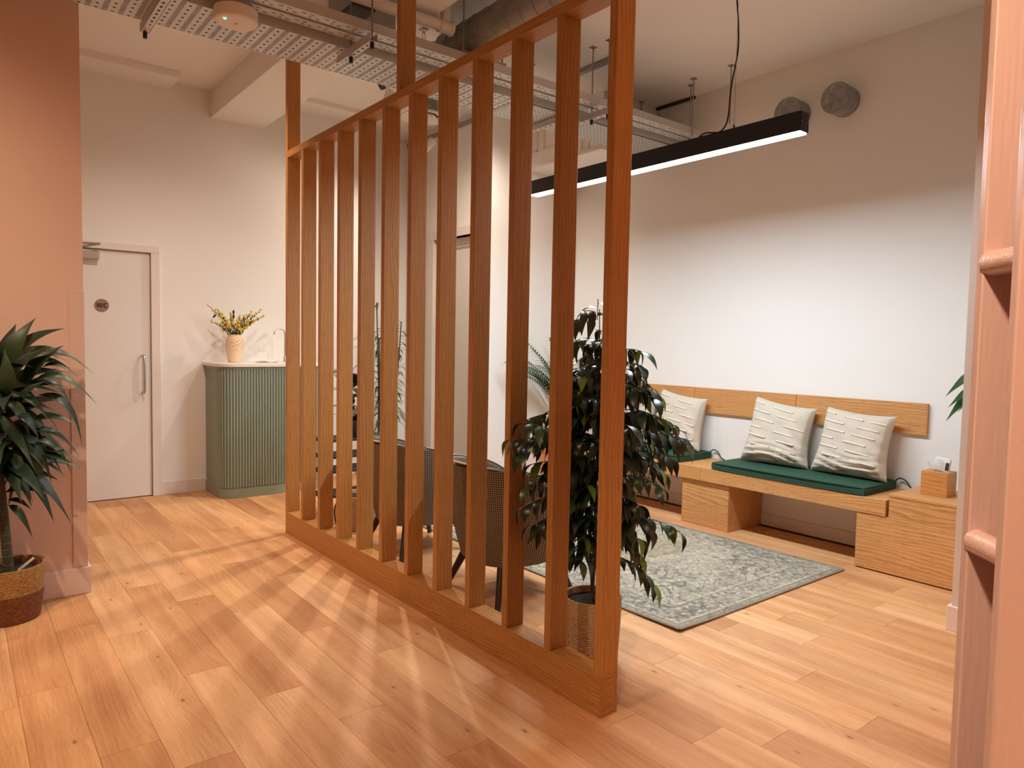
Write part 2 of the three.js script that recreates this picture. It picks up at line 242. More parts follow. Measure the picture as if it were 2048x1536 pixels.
// doors
{
  const d = struct('door_1', null, null, 'white flush door with a round WC sign');
  part(d, 'door_leaf', rbox(0.41, 1.318, 0.006, 2.045, -6.60, -6.556, 0.002), MDOOR);
  part(d, 'frame', merge([rbox(1.322, 1.389, 0, 2.049, -6.6, -6.528, 0.003), rbox(0.34, 1.389, 2.05, 2.106, -6.6, -6.528, 0.003), rbox(0.34, 0.405, 0, 2.049, -6.6, -6.528, 0.003)]), MTRIM);
  part(d, 'door_stop', merge([rbox(1.3185, 1.323, 0, 2.05, -6.6, -6.58, 0.001), rbox(0.4, 1.323, 2.045, 2.05, -6.6, -6.58, 0.001)]), mat(lin(0.5, 0.44, 0.38), 0.8));
  part(d, 'pull_handle', merge([tube([[1.257, 0.885, -6.557], [1.257, 0.885, -6.51], [1.257, 0.9, -6.495], [1.257, 1.18, -6.495], [1.257, 1.195, -6.51], [1.257, 1.195, -6.557]], 0.0095, 40, 10)]), MBRUSHED, 'brushed steel D-shaped pull handle');
  const cl = part(d, 'door_closer', rbox(0.62, 0.945, 1.962, 2.03, -6.556, -6.49, 0.004), MBRUSHED, 'brushed metal door closer');
  part(cl, 'arm', merge([rod([0.8, 2.045, -6.5], [0.94, 2.075, -6.42], 0.008), rod([0.94, 2.075, -6.42], [0.72, 2.08, -6.53], 0.008)]), MBRUSHED);
  const sg = part(d, 'sign', new THREE.CylinderGeometry(0.052, 0.052, 0.003, 48).rotateX(Math.PI / 2).translate(0.962, 1.598, -6.554), mat(lin(0.30, 0.19, 0.145), 0.55), 'round brown sign lettered WC');
  const font = await new FontLoader().loadAsync('fonts/droid/droid_sans_bold.typeface.json');
  const tg = new TextGeometry('WC', { font, size: 0.037, depth: 0.0012, curveSegments: 6 }); tg.computeBoundingBox();
  const bb = tg.boundingBox; tg.translate(0.962 - (bb.max.x + bb.min.x) / 2, 1.598 - (bb.max.y + bb.min.y) / 2, -6.5525);
  part(sg, 'lettering', tg, MBLACK, 'black letters WC');
  const e = struct('door_2', null, null, 'white door with a long black pull handle');
  part(e, 'door_leaf', rbox(4.02, 4.06, 0.006, 2.3, -6.26, -5.37, 0.002), MDOOR);
  part(e, 'frame', merge([rbox(3.915, 4.06, 0, 2.394, -6.38, -6.268, 0.003), rbox(3.915, 4.06, 2.395, 2.478, -6.38, -5.3, 0.003), rbox(3.915, 4.06, 0, 2.394, -5.365, -5.3, 0.003), rbox(4.0, 4.06, 2.301, 2.394, -6.267, -5.366, 0.002)]), MTRIM);
  part(e, 'pull_handle', merge([rbox(3.965, 3.985, 1.02, 1.625, -6.21, -6.185, 0.003), rod([3.98, 1.1, -6.197], [4.025, 1.1, -6.197], 0.007), rod([3.98, 1.54, -6.197], [4.025, 1.54, -6.197], 0.007)]), MBLACK, 'long black bar handle');
}

// ------------------------------------------------------------------ slatted oak screen
{
  const s = thing('slatted_screen', 'tall oak screen of upright slats between the hall and the seating corner', 'screen', [1.81, 0, -1.749]);
  const R = rng(9), W = 0.09, P = 0.2752;
  const len = 11 * P + 0.036, F = 0.018;
  // plinth: cladding boards meet at a butt joint
  const boards = [[0.018 - 0.0, -1.44], [-1.4405, -len + 0.018]];
  for (const [a, b] of boards) part(s, 'plinth_board', grain(rbox(0, F, 0, 0.15, b, a, 0.0015), 'z', R(), R()), a > 0 ? MSCREEN : oakTones[2]);
  part(s, 'plinth_board', grain(rbox(W - F, W, 0, 0.15, -len + 0.018, 0.018, 0.0015), 'z', R(), R()), oakTones[0]);
  part(s, 'plinth_end', grain(rbox(F, W - F, 0, 0.15, 0.0, 0.0182, 0.0015), 'x', R(), R()), MSCREEN); part(s, 'plinth_end', grain(rbox(F, W - F, 0, 0.15, -len + 0.018, -len + 0.036, 0.0015), 'x', R(), R()), MSCREEN);
  part(s, 'plinth_cap', grain(box(F, W - F, 0.13, 0.1496, -len + 0.036, 0.0), 'z', R(), R()), MSCREEN);
  part(s, 'top_rail', grain(rbox(0, W, 2.58, 2.624, -len + 0.018 + 0.036, -0.018, 0.0015), 'z', R(), R()), oakTones[0]);
  for (let i = 0; i < 12; i++) {
    const z1 = 0.018 - P * i, end = i === 0 || i === 11;
    part(s, end ? 'post' : 'slat', grain(rbox(0, W, 0.15, i === 0 ? 3.26 : i === 11 ? 3.26 : 2.58, z1 - 0.036, z1, 0.0015), 'y', R(), R()), oakTones[Math.floor(R() * 4)]);
  }
  part(s, 'post', grain(rbox(0, W, 2.624, 3.26, 1.749 - 3.268, 1.749 - 3.231, 0.0015), 'y', R(), R()), oakTones[1]);
}
// ------------------------------------------------------------------ linear pendant, ceiling fittings
{
  const { x0, x1, y0, y1, z0, z1 } = PENDANT;
  const p = thing('linear_pendant', 'long black linear pendant lamp with a glowing white underside', 'pendant lamp', [0, 0, 0]);
  part(p, 'housing', merge([rbox(x0, x0 + 0.004, y0 - 0.001, y1, z0, z1, 0.001), rbox(x1 - 0.004, x1, y0 - 0.001, y1, z0, z1, 0.001), rbox(x0, x1, y1 - 0.004, y1, z0, z1, 0.001), box(x0 + 0.003, x1 - 0.003, y0 + 0.012, y1 - 0.003, z0 + 0.003, z1 - 0.003)]), MNAVY);
  for (const [a, b] of [[z0, z0 + 0.004], [z1 - 0.004, z1]]) { const e = part(p, 'end_cap', rbox(x0, x1, y0 - 0.001, y1, a, b, 0.001), MNAVY); for (const [u, v] of [[0.012, 0.045], [0.062, 0.045]]) part(e, 'screw', new THREE.SphereGeometry(0.002, 8, 6).translate(x0 + u, y0 + v, b), MBRUSHED); }
  part(p, 'diffuser', rbox(x0 + 0.005, x1 - 0.005, y0 - 0.009, y0 + 0.011, z0 + 0.006, z1 - 0.006, 0.003), mat(0xffffff, 0.6, { emissive: lin(1, 0.98, 0.95), emissiveIntensity: 6 }), 'glowing white diffuser');
  const xc = (x0 + x1) / 2;
  part(p, 'power_cord', tube([[xc - 0.01, y1 + 0.004, -2.46], [xc - 0.012, y1 + 0.02, -2.42], [xc - 0.01, y1 + 0.012, -2.36], [xc, y1 + 0.01, -2.33], [xc, y1 + 0.04, -2.29], [xc, 2.72, -2.265], [xc + 0.004, 2.9, -2.235], [xc + 0.004, 3.05, -2.24], [xc - 0.004, 3.2, -2.25], [xc, 3.42, -2.245]], 0.0042, 60, 8), MBLACK, 'thin black flex');
  for (const z of [-2.24, -3.5]) { part(p, 'suspension_wire', rod([xc, y1, z], [xc, 3.42, z], 0.0012, 0.0012, 6), MROD); part(p, 'wire_gripper', rod([xc, y1, z], [xc, y1 + 0.028, z], 0.006, 0.004, 10), MBLACK); }
}
// ceiling spotlights
for (const s of SPOTS) {
  const a = new THREE.Vector3(s[0], s[1], s[2]), t = new THREE.Vector3(s[3], s[4], s[5]), d = t.clone().sub(a).normalize();
  const g = thing('ceiling_spotlight', s[12], 'spotlight', [s[0], s[1], s[2]]);
  const q = new THREE.Quaternion().setFromUnitVectors(new THREE.Vector3(0, -1, 0), d), top = (s[0] > 2.265 ? (s[2] < -5.12 ? 3.53 : 3.42) : 3.49) - s[1];
  const body = part(g, 'head', lathe([[0.001, 0.13], [0.036, 0.13], [0.04, 0.126], [0.04, 0.012], [0.037, 0.008], [0.034, 0.012], [0.034, 0.02]], 28), MWHITE); body.quaternion.copy(q);
  const f = part(g, 'lens', new THREE.SphereGeometry(0.0335, 24, 14).scale(1, 0.6, 1).translate(0, 0.02, 0), mat(0xffffff, 0.5, { emissive: lin(1, 0.95, 0.88), emissiveIntensity: 5 }), 'glowing lens'); f.quaternion.copy(q);
  part(g, 'bracket', rod([0, 0.05, 0], [0, top, 0], 0.012), MWHITE); part(g, 'base_plate', rbox(-0.05, 0.05, top - 0.03, top, -0.09, 0.09, 0.004), MWHITE);
}
{
  const g = thing('ceiling_spotlight', 'small black unlit ceiling spotlight with a ring bracket in the far bay', 'spotlight', [2.78, 3.53, -5.32]);
  part(g, 'base_plate', new THREE.CylinderGeometry(0.045, 0.045, 0.02, 24).translate(0, -0.01, 0), MBLACK); part(g, 'head', rod([0, -0.03, 0], [0.03, -0.11, 0.04], 0.032, 0.036, 20), MBLACK);
  part(g, 'ring', new THREE.TorusGeometry(0.05, 0.006, 8, 32).rotateX(Math.PI / 2).translate(-0.1, -0.03, 0.0), MWHITE);
}
{
  const g = thing('air_diffuser', 'round white air diffuser on a short steel duct hanging from the ceiling', 'air diffuser', [3.28, 3.30, -5.42]);
  part(g, 'outer_ring', lathe([[0.12, 0.02], [0.2, 0.0], [0.203, 0.008], [0.2, 0.014], [0.12, 0.05]], 48), MWHITE);
  for (const r of [0.085, 0.05]) part(g, 'cone', lathe([[r * 0.55, 0.06], [r, 0.012], [r + 0.018, 0.008], [r + 0.014, 0.018], [r * 0.6, 0.066]], 40), MWHITE);
  part(g, 'neck', lathe([[0.125, 0.03], [0.125, 0.23]], 40), MSTEEL);
}
// perforated cable tray
function cells(x0, x1, z0, z1, y, dx, dz, holes, th = 0.0015) {
  const s = new THREE.Shape([new THREE.Vector2(0, 0), new THREE.Vector2(dx, 0), new THREE.Vector2(dx, dz), new THREE.Vector2(0, dz)]);
  for (const [cx, cz, w, d] of holes) {
    const h = new THREE.Path(), r = Math.min(w, d) / 2, n = 5, pts = [];
    const ends = w >= d ? [[cx + w / 2 - r, cz, -90], [cx - w / 2 + r, cz, 90]] : [[cx, cz + d / 2 - r, 0], [cx, cz - d / 2 + r, 180]];
    for (const [ex, ez, a0] of ends) for (let k = 0; k <= n; k++) { const a = (a0 + 180 * k / n) * RAD; pts.push(new THREE.Vector2(ex + r * Math.cos(a), ez + r * Math.sin(a))); }
    h.setFromPoints(pts); s.holes.push(h);
  }
  const base = new THREE.ShapeGeometry(s, 4).toNonIndexed(); base.rotateX(Math.PI / 2); const list = [];
  const nx = Math.round((x1 - x0) / dx), nz = Math.round((z1 - z0) / dz);
  for (let i = 0; i < nx; i++) for (let k = 0; k < nz; k++) list.push(base.clone().translate(x0 + i * dx, y, z0 + k * dz));
  return mergeGeometries(list);
}
const TY = 2.97;
{
  const slotsA = [], zp = 0.0525; for (let k = 0; k < 3; k++) slotsA.push([0.018, (k + 0.5) * zp / 3, 0.026, 0.0075]); slotsA.push([0.054, zp * 0.28, 0.0145, 0.0145]);
  const slotsB = [[0.013, 0.0125, 0.019, 0.007], [0.031, 0.03, 0.019, 0.007]];
  const t = thing('cable_tray', 'wide perforated steel cable tray crossing under the ceiling', 'cable tray', [0, 0, 0]);
  part(t, 'perforated_bed', cells(-0.9, 2.988, -4.11, -3.7425, TY, 0.072, zp, slotsA), MTRAY); part(t, 'perforated_bed', cells(3.0, 4.836, -4.11, -3.76, TY, 0.036, 0.035, slotsB), MTRAY);
  part(t, 'joint_plate', box(2.98, 3.004, TY, TY + 0.002, -4.11, -3.76), MTRAY);
  for (const [a, b] of [[-0.9, 2.99], [2.992, 4.836]]) { part(t, 'side_wall', rbox(a, b, TY, TY + 0.07, -3.7435, -3.741, 0.0008), MTRAY); part(t, 'side_wall', rbox(a, b, TY, TY + 0.07, -4.112, -4.1095, 0.0008), MTRAY); }
  // two slotted channels beside it
  const strip = [[0.02, 0.02, 0.025, 0.007], [0.06, 0.045, 0.025, 0.007], [0.1, 0.02, 0.012, 0.012], [0.1, 0.048, 0.025, 0.007]];
  for (const [z, w, lb] of [[-3.70, 0.07, 'slotted steel channel along the perforated cable tray'], [-3.60, 0.07, 'slotted steel channel on the outer side of the cable tray bundle']]) {
    const c = thing('slotted_channel', lb, 'cable channel');
    part(c, 'slotted_bed', cells(-0.9, 4.74, z, z + w, TY + 0.035, 0.12, w, strip), MTRAY);
    part(c, 'side_wall', rbox(-0.9, 4.74, TY + 0.035, TY + 0.085, z + w - 0.001, z + w + 0.001, 0.0006), MTRAY); part(c, 'side_wall', rbox(-0.9, 4.74, TY + 0.035, TY + 0.085, z - 0.001, z + 0.001, 0.0006), MTRAY);
    part(c, 'lid', box(-0.9, 4.74, TY + 0.085, TY + 0.087, z, z + w), MTRAY);
  }
  for (let k = 0; k < 9; k++) { const r = rng(300 + k), pts = []; for (let q = 0; q <= 14; q++) pts.push([-0.9 + q * 0.405, TY + 0.018, -4.085 + k * 0.04 + 0.006 * (r() - 0.5)]); solo('added_cable', tube(pts, 0.0165, 40, 7), MBLACK, 'thick black cable added in the perforated cable tray to darken its holes', 'cable', 'added black cables in the perforated tray'); }  // unseen cables added so the holes of the tray look dark
  const T = thing('cable_tray', 'dark perforated cable tray running lengthwise above the wide tray', 'cable tray');
  part(T, 'perforated_bed', cells(1.08, 1.476, -3.95, -1.325, 3.25, 0.036, 0.035, slotsB), MTRAY); part(T, 'side_wall', rbox(1.475, 1.478, 3.25, 3.31, -3.95, -1.32, 0.0008), MTRAY); part(T, 'side_wall', rbox(1.078, 1.081, 3.25, 3.31, -3.95, -1.32, 0.0008), MTRAY);
  // support struts: channel with round holes, bolts, threaded rods up to the ceiling
  const plate = (x, y, z) => rbox(x - 0.02, x + 0.02, y - 0.006, y, z - 0.02, z + 0.02, 0.002);
  const STR = [[0.82, -4.15, -3.45, 'beside the emergency light'], [1.775, -3.86, -3.45, 'beside the middle oak post'], [3.42, -4.15, -3.66, 'below the tray behind the far pendant end'], [3.545, -3.72, -3.44, 'below the slotted channels above the pendant'], [4.635, -4.15, -3.6, 'by the bulkhead and right wall']];
  for (const [x, za, zb, where] of STR) {
    const g = thing('support_strut', 'holed steel strut on threaded rods ' + where, 'strut'), hs = [];
    const top = x > 2.265 ? 3.42 : x > 1.8 ? 3.49 : 3.49, y = TY - 0.045;
    const nz = Math.floor((zb - za) / 0.05), dz = (zb - za) / nz; hs.push([0.0205, dz / 2, 0.014, 0.022]);
    part(g, 'channel', merge([cells(x - 0.0205, x + 0.0205, za, zb, y, 0.041, dz, hs), box(x - 0.0205, x - 0.0185, y, y + 0.041, za, zb), box(x + 0.0185, x + 0.0205, y, y + 0.041, za, zb)]), MTRAY);
    for (const z of [x === 1.775 ? -3.721 : x === 3.545 ? -3.615 : za + 0.02, x === 3.42 ? -3.721 : x === 4.635 ? -3.615 : zb - 0.02]) { const r = part(g, 'threaded_rod', rod([x, y - 0.03, z], [x, top, z], 0.005, 0.005, 8), MROD); part(r, 'bolt', rod([x, y - 0.034, z], [x, y - 0.002, z], 0.011, 0.011, 6), MBLACK); part(r, 'ceiling_plate', plate(x, top, z), MROD); }
  }
  for (const [x, z, b] of [[4.535, -3.515, 2.98], [4.53, -3.175, 3.0]]) { const g = thing('threaded_rod', z > -3.3 ? 'thin threaded rod hanging free from the ceiling above the pendant' : 'thin threaded rod from the ceiling beside the outer slotted channel', 'rod', [x, b, z]); part(g, 'shaft', rod([0, 0, 0], [0, 3.42 - b, 0], 0.005, 0.005, 8), MROD); part(g, 'ceiling_plate', plate(0, 3.42 - b, 0), MROD); }
  const rail = thing('ceiling_rail', 'grey steel rail fixed along the ceiling above the cable tray', 'rail'); part(rail, 'channel', rbox(3.74, 3.78, 3.385, 3.42, -4.14, -3.5, 0.002), MROD);
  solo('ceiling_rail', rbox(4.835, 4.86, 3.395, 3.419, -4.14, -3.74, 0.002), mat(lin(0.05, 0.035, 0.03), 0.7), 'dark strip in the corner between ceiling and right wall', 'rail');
  solo('ceiling_rail', rbox(3.9, 3.93, 3.44, 3.475, -6.8, -5.5, 0.002), MROD, 'grey steel rail along the top of the corridor wall', 'rail');
  const half = thing('sensor_disc', 'half round grey sensor under the side of the cable tray', 'sensor', [2.73, TY, -3.765]); part(half, 'housing', lathe([[0.001, -0.035], [0.03, -0.03], [0.042, -0.012], [0.045, 0.0]], 28), MSTEEL);
  solo('brown_patch', rbox(1.83, 1.965, 3.25, 3.275, -4.06, -3.8, 0.003), mat(lin(0.13, 0.065, 0.04), 0.7), 'dark brown flat patch in the ceiling slot above the cable tray', 'board');  // thin dark brown block set in the slot between the beams
}
{
  const g = thing('emergency_light', 'round pale emergency light with a green indicator under the cable tray', 'emergency light', [1.135, 2.90, -3.665]);
  part(g, 'body', lathe([[0.001, 0], [0.075, 0], [0.098, 0.004], [0.103, 0.012], [0.103, 0.06], [0.1, 0.066], [0.001, 0.066]], 48), mat(lin(0.82, 0.76, 0.68), 0.5));
  part(g, 'test_button', new THREE.CylinderGeometry(0.008, 0.008, 0.004, 16).translate(0.0, -0.001, 0.0), mat(lin(0.6, 0.48, 0.4), 0.5));
  part(g, 'indicator', new THREE.SphereGeometry(0.009, 12, 8).translate(-0.062, 0.002, 0.03), mat(lin(0.2, 0.9, 0.6), 0.4, { emissive: lin(0.15, 1, 0.6), emissiveIntensity: 1.6 }), 'small green light'); 
  part(g, 'bracket', box(-0.03, 0.03, 0.064, 0.106, -0.03, 0.03), MTRAY);
}
{
  const g = thing('ventilation_duct', 'round galvanised spiral duct running under the ceiling', 'duct', [2.555, 3.20, 0]), r = 0.125;
  part(g, 'duct_body', new THREE.CylinderGeometry(r, r, 3.4, 48, 1, true).rotateX(Math.PI / 2).translate(0, 0, -2.2), MSTEEL);
  part(g, 'reducer', new THREE.CylinderGeometry(r, 0.085, 0.16, 40, 1, true).rotateX(-Math.PI / 2).translate(0, 0, -3.98), MSTEEL); part(g, 'end_cap', new THREE.CylinderGeometry(0.085, 0.085, 0.05, 40).rotateX(Math.PI / 2).translate(0, 0, -4.08), MSTEEL);
  for (let z = -3.9; z < -0.6; z += 0.118) part(g, 'seam_ring', new THREE.TorusGeometry(r + 0.0008, 0.0028, 6, 44).translate(0, 0, z), MSTEEL);
  for (const z of [-3.55, -1.6]) part(g, 'hanger', merge([rod([-r - 0.02, -0.12, z], [-r - 0.02, 0.22, z], 0.006), rod([r + 0.02, -0.12, z], [r + 0.02, 0.22, z], 0.006), rbox(-r - 0.04, r + 0.04, -r - 0.02, -r - 0.003, z - 0.02, z + 0.02, 0.002)]), MROD);
  const h = thing('wire_hook', 'small plate with a looped wire hook on the ceiling by the duct end', 'hook', [2.5, 3.42, -4.15]); part(h, 'plate', rbox(-0.025, 0.025, -0.006, 0, -0.025, 0.025, 0.002), MROD); part(h, 'loop', new THREE.TorusGeometry(0.018, 0.003, 6, 20).scale(0.6, 1.5, 1).translate(0, -0.045, 0), MROD);
  const p = thing('white_pipe', 'white plastic pipe with a socket end passing below the beam', 'pipe', [0, 3.2, -3.6]);
  part(p, 'pipe', rod([1.2, 0, 0], [2.30, 0, 0], 0.032, 0.032, 28), MWHITE); part(p, 'socket', merge([rod([2.27, 0, 0], [2.36, 0, 0], 0.038, 0.038, 28), rod([2.34, 0, 0], [2.36, 0, 0], 0.042, 0.042, 28)]), MWHITE); part(p, 'riser', rod([2.315, 0, 0], [2.315, 0.22, 0], 0.03, 0.03, 24), MWHITE);
}
for (const [z, y, lb] of [[-2.825, 3.04, 'round steel duct stub on the wall just behind the pendant end'], [-2.475, 3.05, 'round steel duct stub high on the wall clear of the pendant']]) {
  const g = thing('duct_stub', lb, 'duct', [4.86, y, z]); part(g, 'collar', new THREE.CylinderGeometry(0.1, 0.1, 0.15, 44).rotateZ(Math.PI / 2).translate(-0.075, 0, 0), MSTEEL); part(g, 'cap', lathe([[0.001, 0], [0.094, 0], [0.1, -0.006], [0.103, -0.008], [0.103, -0.03], [0.1, -0.032]], 44).rotateZ(Math.PI / 2).translate(-0.152, 0, 0), MSTEEL);
}

// ------------------------------------------------------------------ pink steel column
{
  const n = new THREE.Vector3(-0.68, 0, 0.733), ang = Math.atan2(n.x, n.z);
  const c = thing('steel_column', 'glossy pink painted steel column with round spacer pegs beside the wall end', 'column', [1.349, 0, -0.43], ang);
  part(c, 'far_plate', rbox(-0.012, 0.3, 0, 3.42, -0.02, 0, 0.003, 2), MPINK); part(c, 'near_plate', rbox(-0.02, 0.3, 0, 3.42, 0.088, 0.108, 0.004, 2), MPINK); part(c, 'web', rbox(0.26, 0.3, 0, 3.42, -0.001, 0.089, 0.003), MPINK);
  for (const y of [1.03, 1.497]) part(c, 'spacer_peg', new THREE.CylinderGeometry(0.02, 0.021, 0.092, 32).rotateX(Math.PI / 2).translate(0.003, y, 0.044), MPINK);
}

// ------------------------------------------------------------------ reeded cabinet, vase, tap
{
  const X0 = 1.742, X1 = 2.62, ZB = -6.548, ZF = -6.045, Rr = 0.13;
  const c = thing('reeded_cabinet', 'sage green reeded cabinet with rounded corner under a white counter', 'cabinet');
  const outline = (o, r) => { const p = []; p.push([X0 - o, ZB]); for (let k = 0; k <= 12; k++) { const a = Math.PI + (Math.PI / 2) * k / 12; p.push([X0 + r - (-Math.cos(a)) * (r + o), ZF - r - Math.sin(a) * (r + o)]); } p.push([X1 + o, ZF + o], [X1 + o, ZB]); return p; };
  const slab = (o, y0, y1, bev = 0) => { const g = prism(outline(o, Rr).map(([x, z]) => [x, -z]), y1 - y0, bev); g.rotateX(-Math.PI / 2); g.translate(0, y0, 0); return g; };
  part(c, 'plinth', slab(-0.004, 0, 0.085), MGREEN); part(c, 'body', slab(-0.012, 0.085, 1.105), MGREEN); part(c, 'top_rim', slab(0, 1.09, 1.112), MGREEN);
  // reeds: half-round ribs round the corner and along the front
  const reed = new THREE.CylinderGeometry(0.0105, 0.0105, 1.0, 12); reed.translate(0, 0.59, 0);
  const spots = []; for (let k = 0; k <= 8; k++) { const a = Math.PI * 0.5 * (k / 8); spots.push([X0 + Rr - Math.cos(a) * (Rr - 0.009), ZF - Rr + Math.sin(a) * (Rr - 0.009)]); } for (let x = X0 + Rr + 0.024; x < X1 - 0.01; x += 0.0242) spots.push([x, ZF - 0.009]);
  for (const [x, z] of spots) { const r = part(c, 'reed', reed, MGREEN); r.position.set(x, 0, z); }
  const k = solo('countertop', slab(0.012, 1.1145, 1.138, 0.002), mat(lin(0.80, 0.74, 0.66), 0.35), 'thin white countertop with a rounded corner on the green cabinet', 'countertop');
  solo('sink', new THREE.TorusGeometry(0.13, 0.006, 8, 48).scale(1.3, 1, 1).rotateX(Math.PI / 2).translate(2.29, 1.1468, -6.3), MCHROME, 'thin steel rim of the sink in the white counter', 'sink');
  const t = thing('tap', 'slim chrome gooseneck tap on the white counter', 'tap', [2.395, 1.14, -6.36]);
  part(t, 'spout', tube([[0, 0, 0], [0, 0.12, 0], [0, 0.255, 0], [-0.008, 0.285, 0], [-0.035, 0.3, 0.002], [-0.075, 0.298, 0.004], [-0.098, 0.278, 0.006], [-0.102, 0.255, 0.008]], 0.0068, 48, 12), MCHROME); part(t, 'base', lathe([[0.001, 0], [0.02, 0], [0.02, 0.01], [0.014, 0.018], [0.014, 0.05], [0.008, 0.056]], 24), MCHROME); part(t, 'lever', rod([0.008, 0.03, 0.01], [0.032, 0.055, 0.03], 0.006, 0.004), MCHROME);
  const v = thing('vase', 'tan wood-patterned vase of yellow blossom sprigs on the counter', 'vase', [1.945, 1.14, -6.36]);
  part(v, 'vessel', lathe([[0.001, 0], [0.05, 0], [0.054, 0.006], [0.062, 0.06], [0.071, 0.13], [0.074, 0.165], [0.07, 0.2], [0.058, 0.224], [0.052, 0.23], [0.054, 0.238], [0.056, 0.243], [0.05, 0.244], [0.045, 0.236], [0.045, 0.2]], 48).rotateY(2.4), mat(0xffffff, 0.6, { map: vaseMap }));
  const R = rng(44), MY = mat(lin(0.90, 0.64, 0.07), 0.6), MSTEM = mat(lin(0.05, 0.085, 0.03), 0.7), MDK = mat(lin(0.03, 0.02, 0.02), 0.6);
  const sprigs = [[-0.225, 0.49, 0.02], [-0.16, 0.46, 0.05], [-0.2, 0.36, 0.0], [-0.1, 0.42, -0.03], [-0.05, 0.43, 0.05], [-0.02, 0.44, -0.02], [0.04, 0.42, 0.04], [0.1, 0.43, 0.0], [0.16, 0.45, -0.02], [0.235, 0.475, 0.02], [0.25, 0.42, 0.03], [0.17, 0.38, 0.05], [-0.13, 0.36, 0.06], [0.02, 0.36, 0.07], [0.09, 0.36, 0.06]];
  for (const [dx, dy, dz] of sprigs) {
    const A = new THREE.Vector3(dx * 0.1, 0.21, dz * 0.2), B = new THREE.Vector3(dx * 0.45 + 0.01 * (R() - 0.5), 0.21 + (dy - 0.21) * 0.55, dz * 0.6), C = new THREE.Vector3(dx, dy, dz), cv = new THREE.CatmullRomCurve3([A, B, C]);
    const st = part(v, 'sprig', new THREE.TubeGeometry(cv, 12, 0.0022, 5), MSTEM), bl = [], lv = [];
    for (let k2 = 0; k2 < 26; k2++) { const q = 0.36 + 0.64 * R(), p = cv.getPoint(q), o = 0.022 * (1.1 - q * 0.6); const g = new THREE.IcosahedronGeometry(0.0045 + 0.0045 * R(), 0); g.scale(1, 0.7 + 0.5 * R(), 1); g.translate(p.x + (R() - 0.5) * 2 * o, p.y + (R() - 0.5) * 2 * o, p.z + (R() - 0.5) * 2 * o); bl.push(g); }
    for (let k2 = 0; k2 < 26; k2++) { const q = 0.12 + 0.7 * R(), p = cv.getPoint(q), g = new THREE.ConeGeometry(0.0035, 0.034, 4); g.rotateZ((R() - 0.5) * 2.4); g.rotateY(R() * 6); g.translate(p.x + (R() - 0.5) * 0.03, p.y + 0.01, p.z + (R() - 0.5) * 0.03); lv.push(g); }
    const b = part(st, 'blossoms', merge(bl), MY, 'small yellow blossoms'); b.userData.kind = 'stuff'; const l = part(st, 'foliage', merge(lv), MSTEM); l.userData.kind = 'stuff';
  }
  for (const [x, y, z] of [[-0.02, 0.4, 0.05], [0.075, 0.37, 0.03], [-0.17, 0.4, 0.02], [0.0, 0.44, -0.02]]) part(v, 'dark_bud', new THREE.SphereGeometry(0.011, 10, 8).scale(0.8, 1.9, 0.8).rotateZ(x * 4).translate(x, y, z), MDK);
}
// ------------------------------------------------------------------ bench, backrest, cushions
{
  const R = rng(21), oak = (g, ax) => grain(g, ax, R(), R());
  const b = thing('bench', 'long oak bench seat on box supports along the right wall', 'bench');
  for (const [z0, z1] of [[-3.2225, -1.877], [-5.11, -3.2235]]) part(b, 'seat_board', oak(rbox(4.385, 4.858, 0.35, 0.449, z0, z1, 0.002), 'z'), z1 > -3 ? MOAKB : MOAK);
  part(b, 'box_support', oak(rbox(4.412, 4.844, 0, 0.35, -3.404, -2.986, 0.002), 'z'), MOAKB); part(b, 'box_support', oak(rbox(4.412, 4.844, 0, 0.35, -5.1, -4.66, 0.002), 'z'), MOAK);
  const s = thing('side_unit', 'raised oak end unit at the right end of the bench', 'side unit');
  part(s, 'carcass', oak(rbox(4.392, 4.844, 0.008, 0.348, -2.051, -1.31, 0.002), 'z'), MOAKB); part(s, 'carcass', oak(rbox(4.392, 4.844, 0.3485, 0.475, -1.862, -1.31, 0.001), 'z'), MOAKB); part(s, 'top_board', oak(rbox(4.388, 4.858, 0.4755, 0.491, -1.866, -1.31, 0.0015), 'z'), MOAK);
  part(s, 'plinth', box(4.41, 4.84, 0, 0.008, -2.04, -1.31), MBLACK);
  const k = thing('backrest', 'oak backrest board of butted panels fixed to the right wall', 'backrest', [4.845, 0.814, 0]);
  const js = [-1.842, -2.733, -3.637, -4.54, -5.1]; for (let i = 0; i < 4; i++) part(k, 'panel', oak(rbox(-0.013, 0.012, 0, 0.204, js[i + 1] + 0.0016, js[i] - 0.0016, 0.003), 'z'), [MOAKB, MOAK, MOAKB, MOAK][i]);
}
const MSEAT = mat(lin(0.013, 0.068, 0.04), 0.75, { bumpMap: linenBump, bumpScale: 0.0006 });
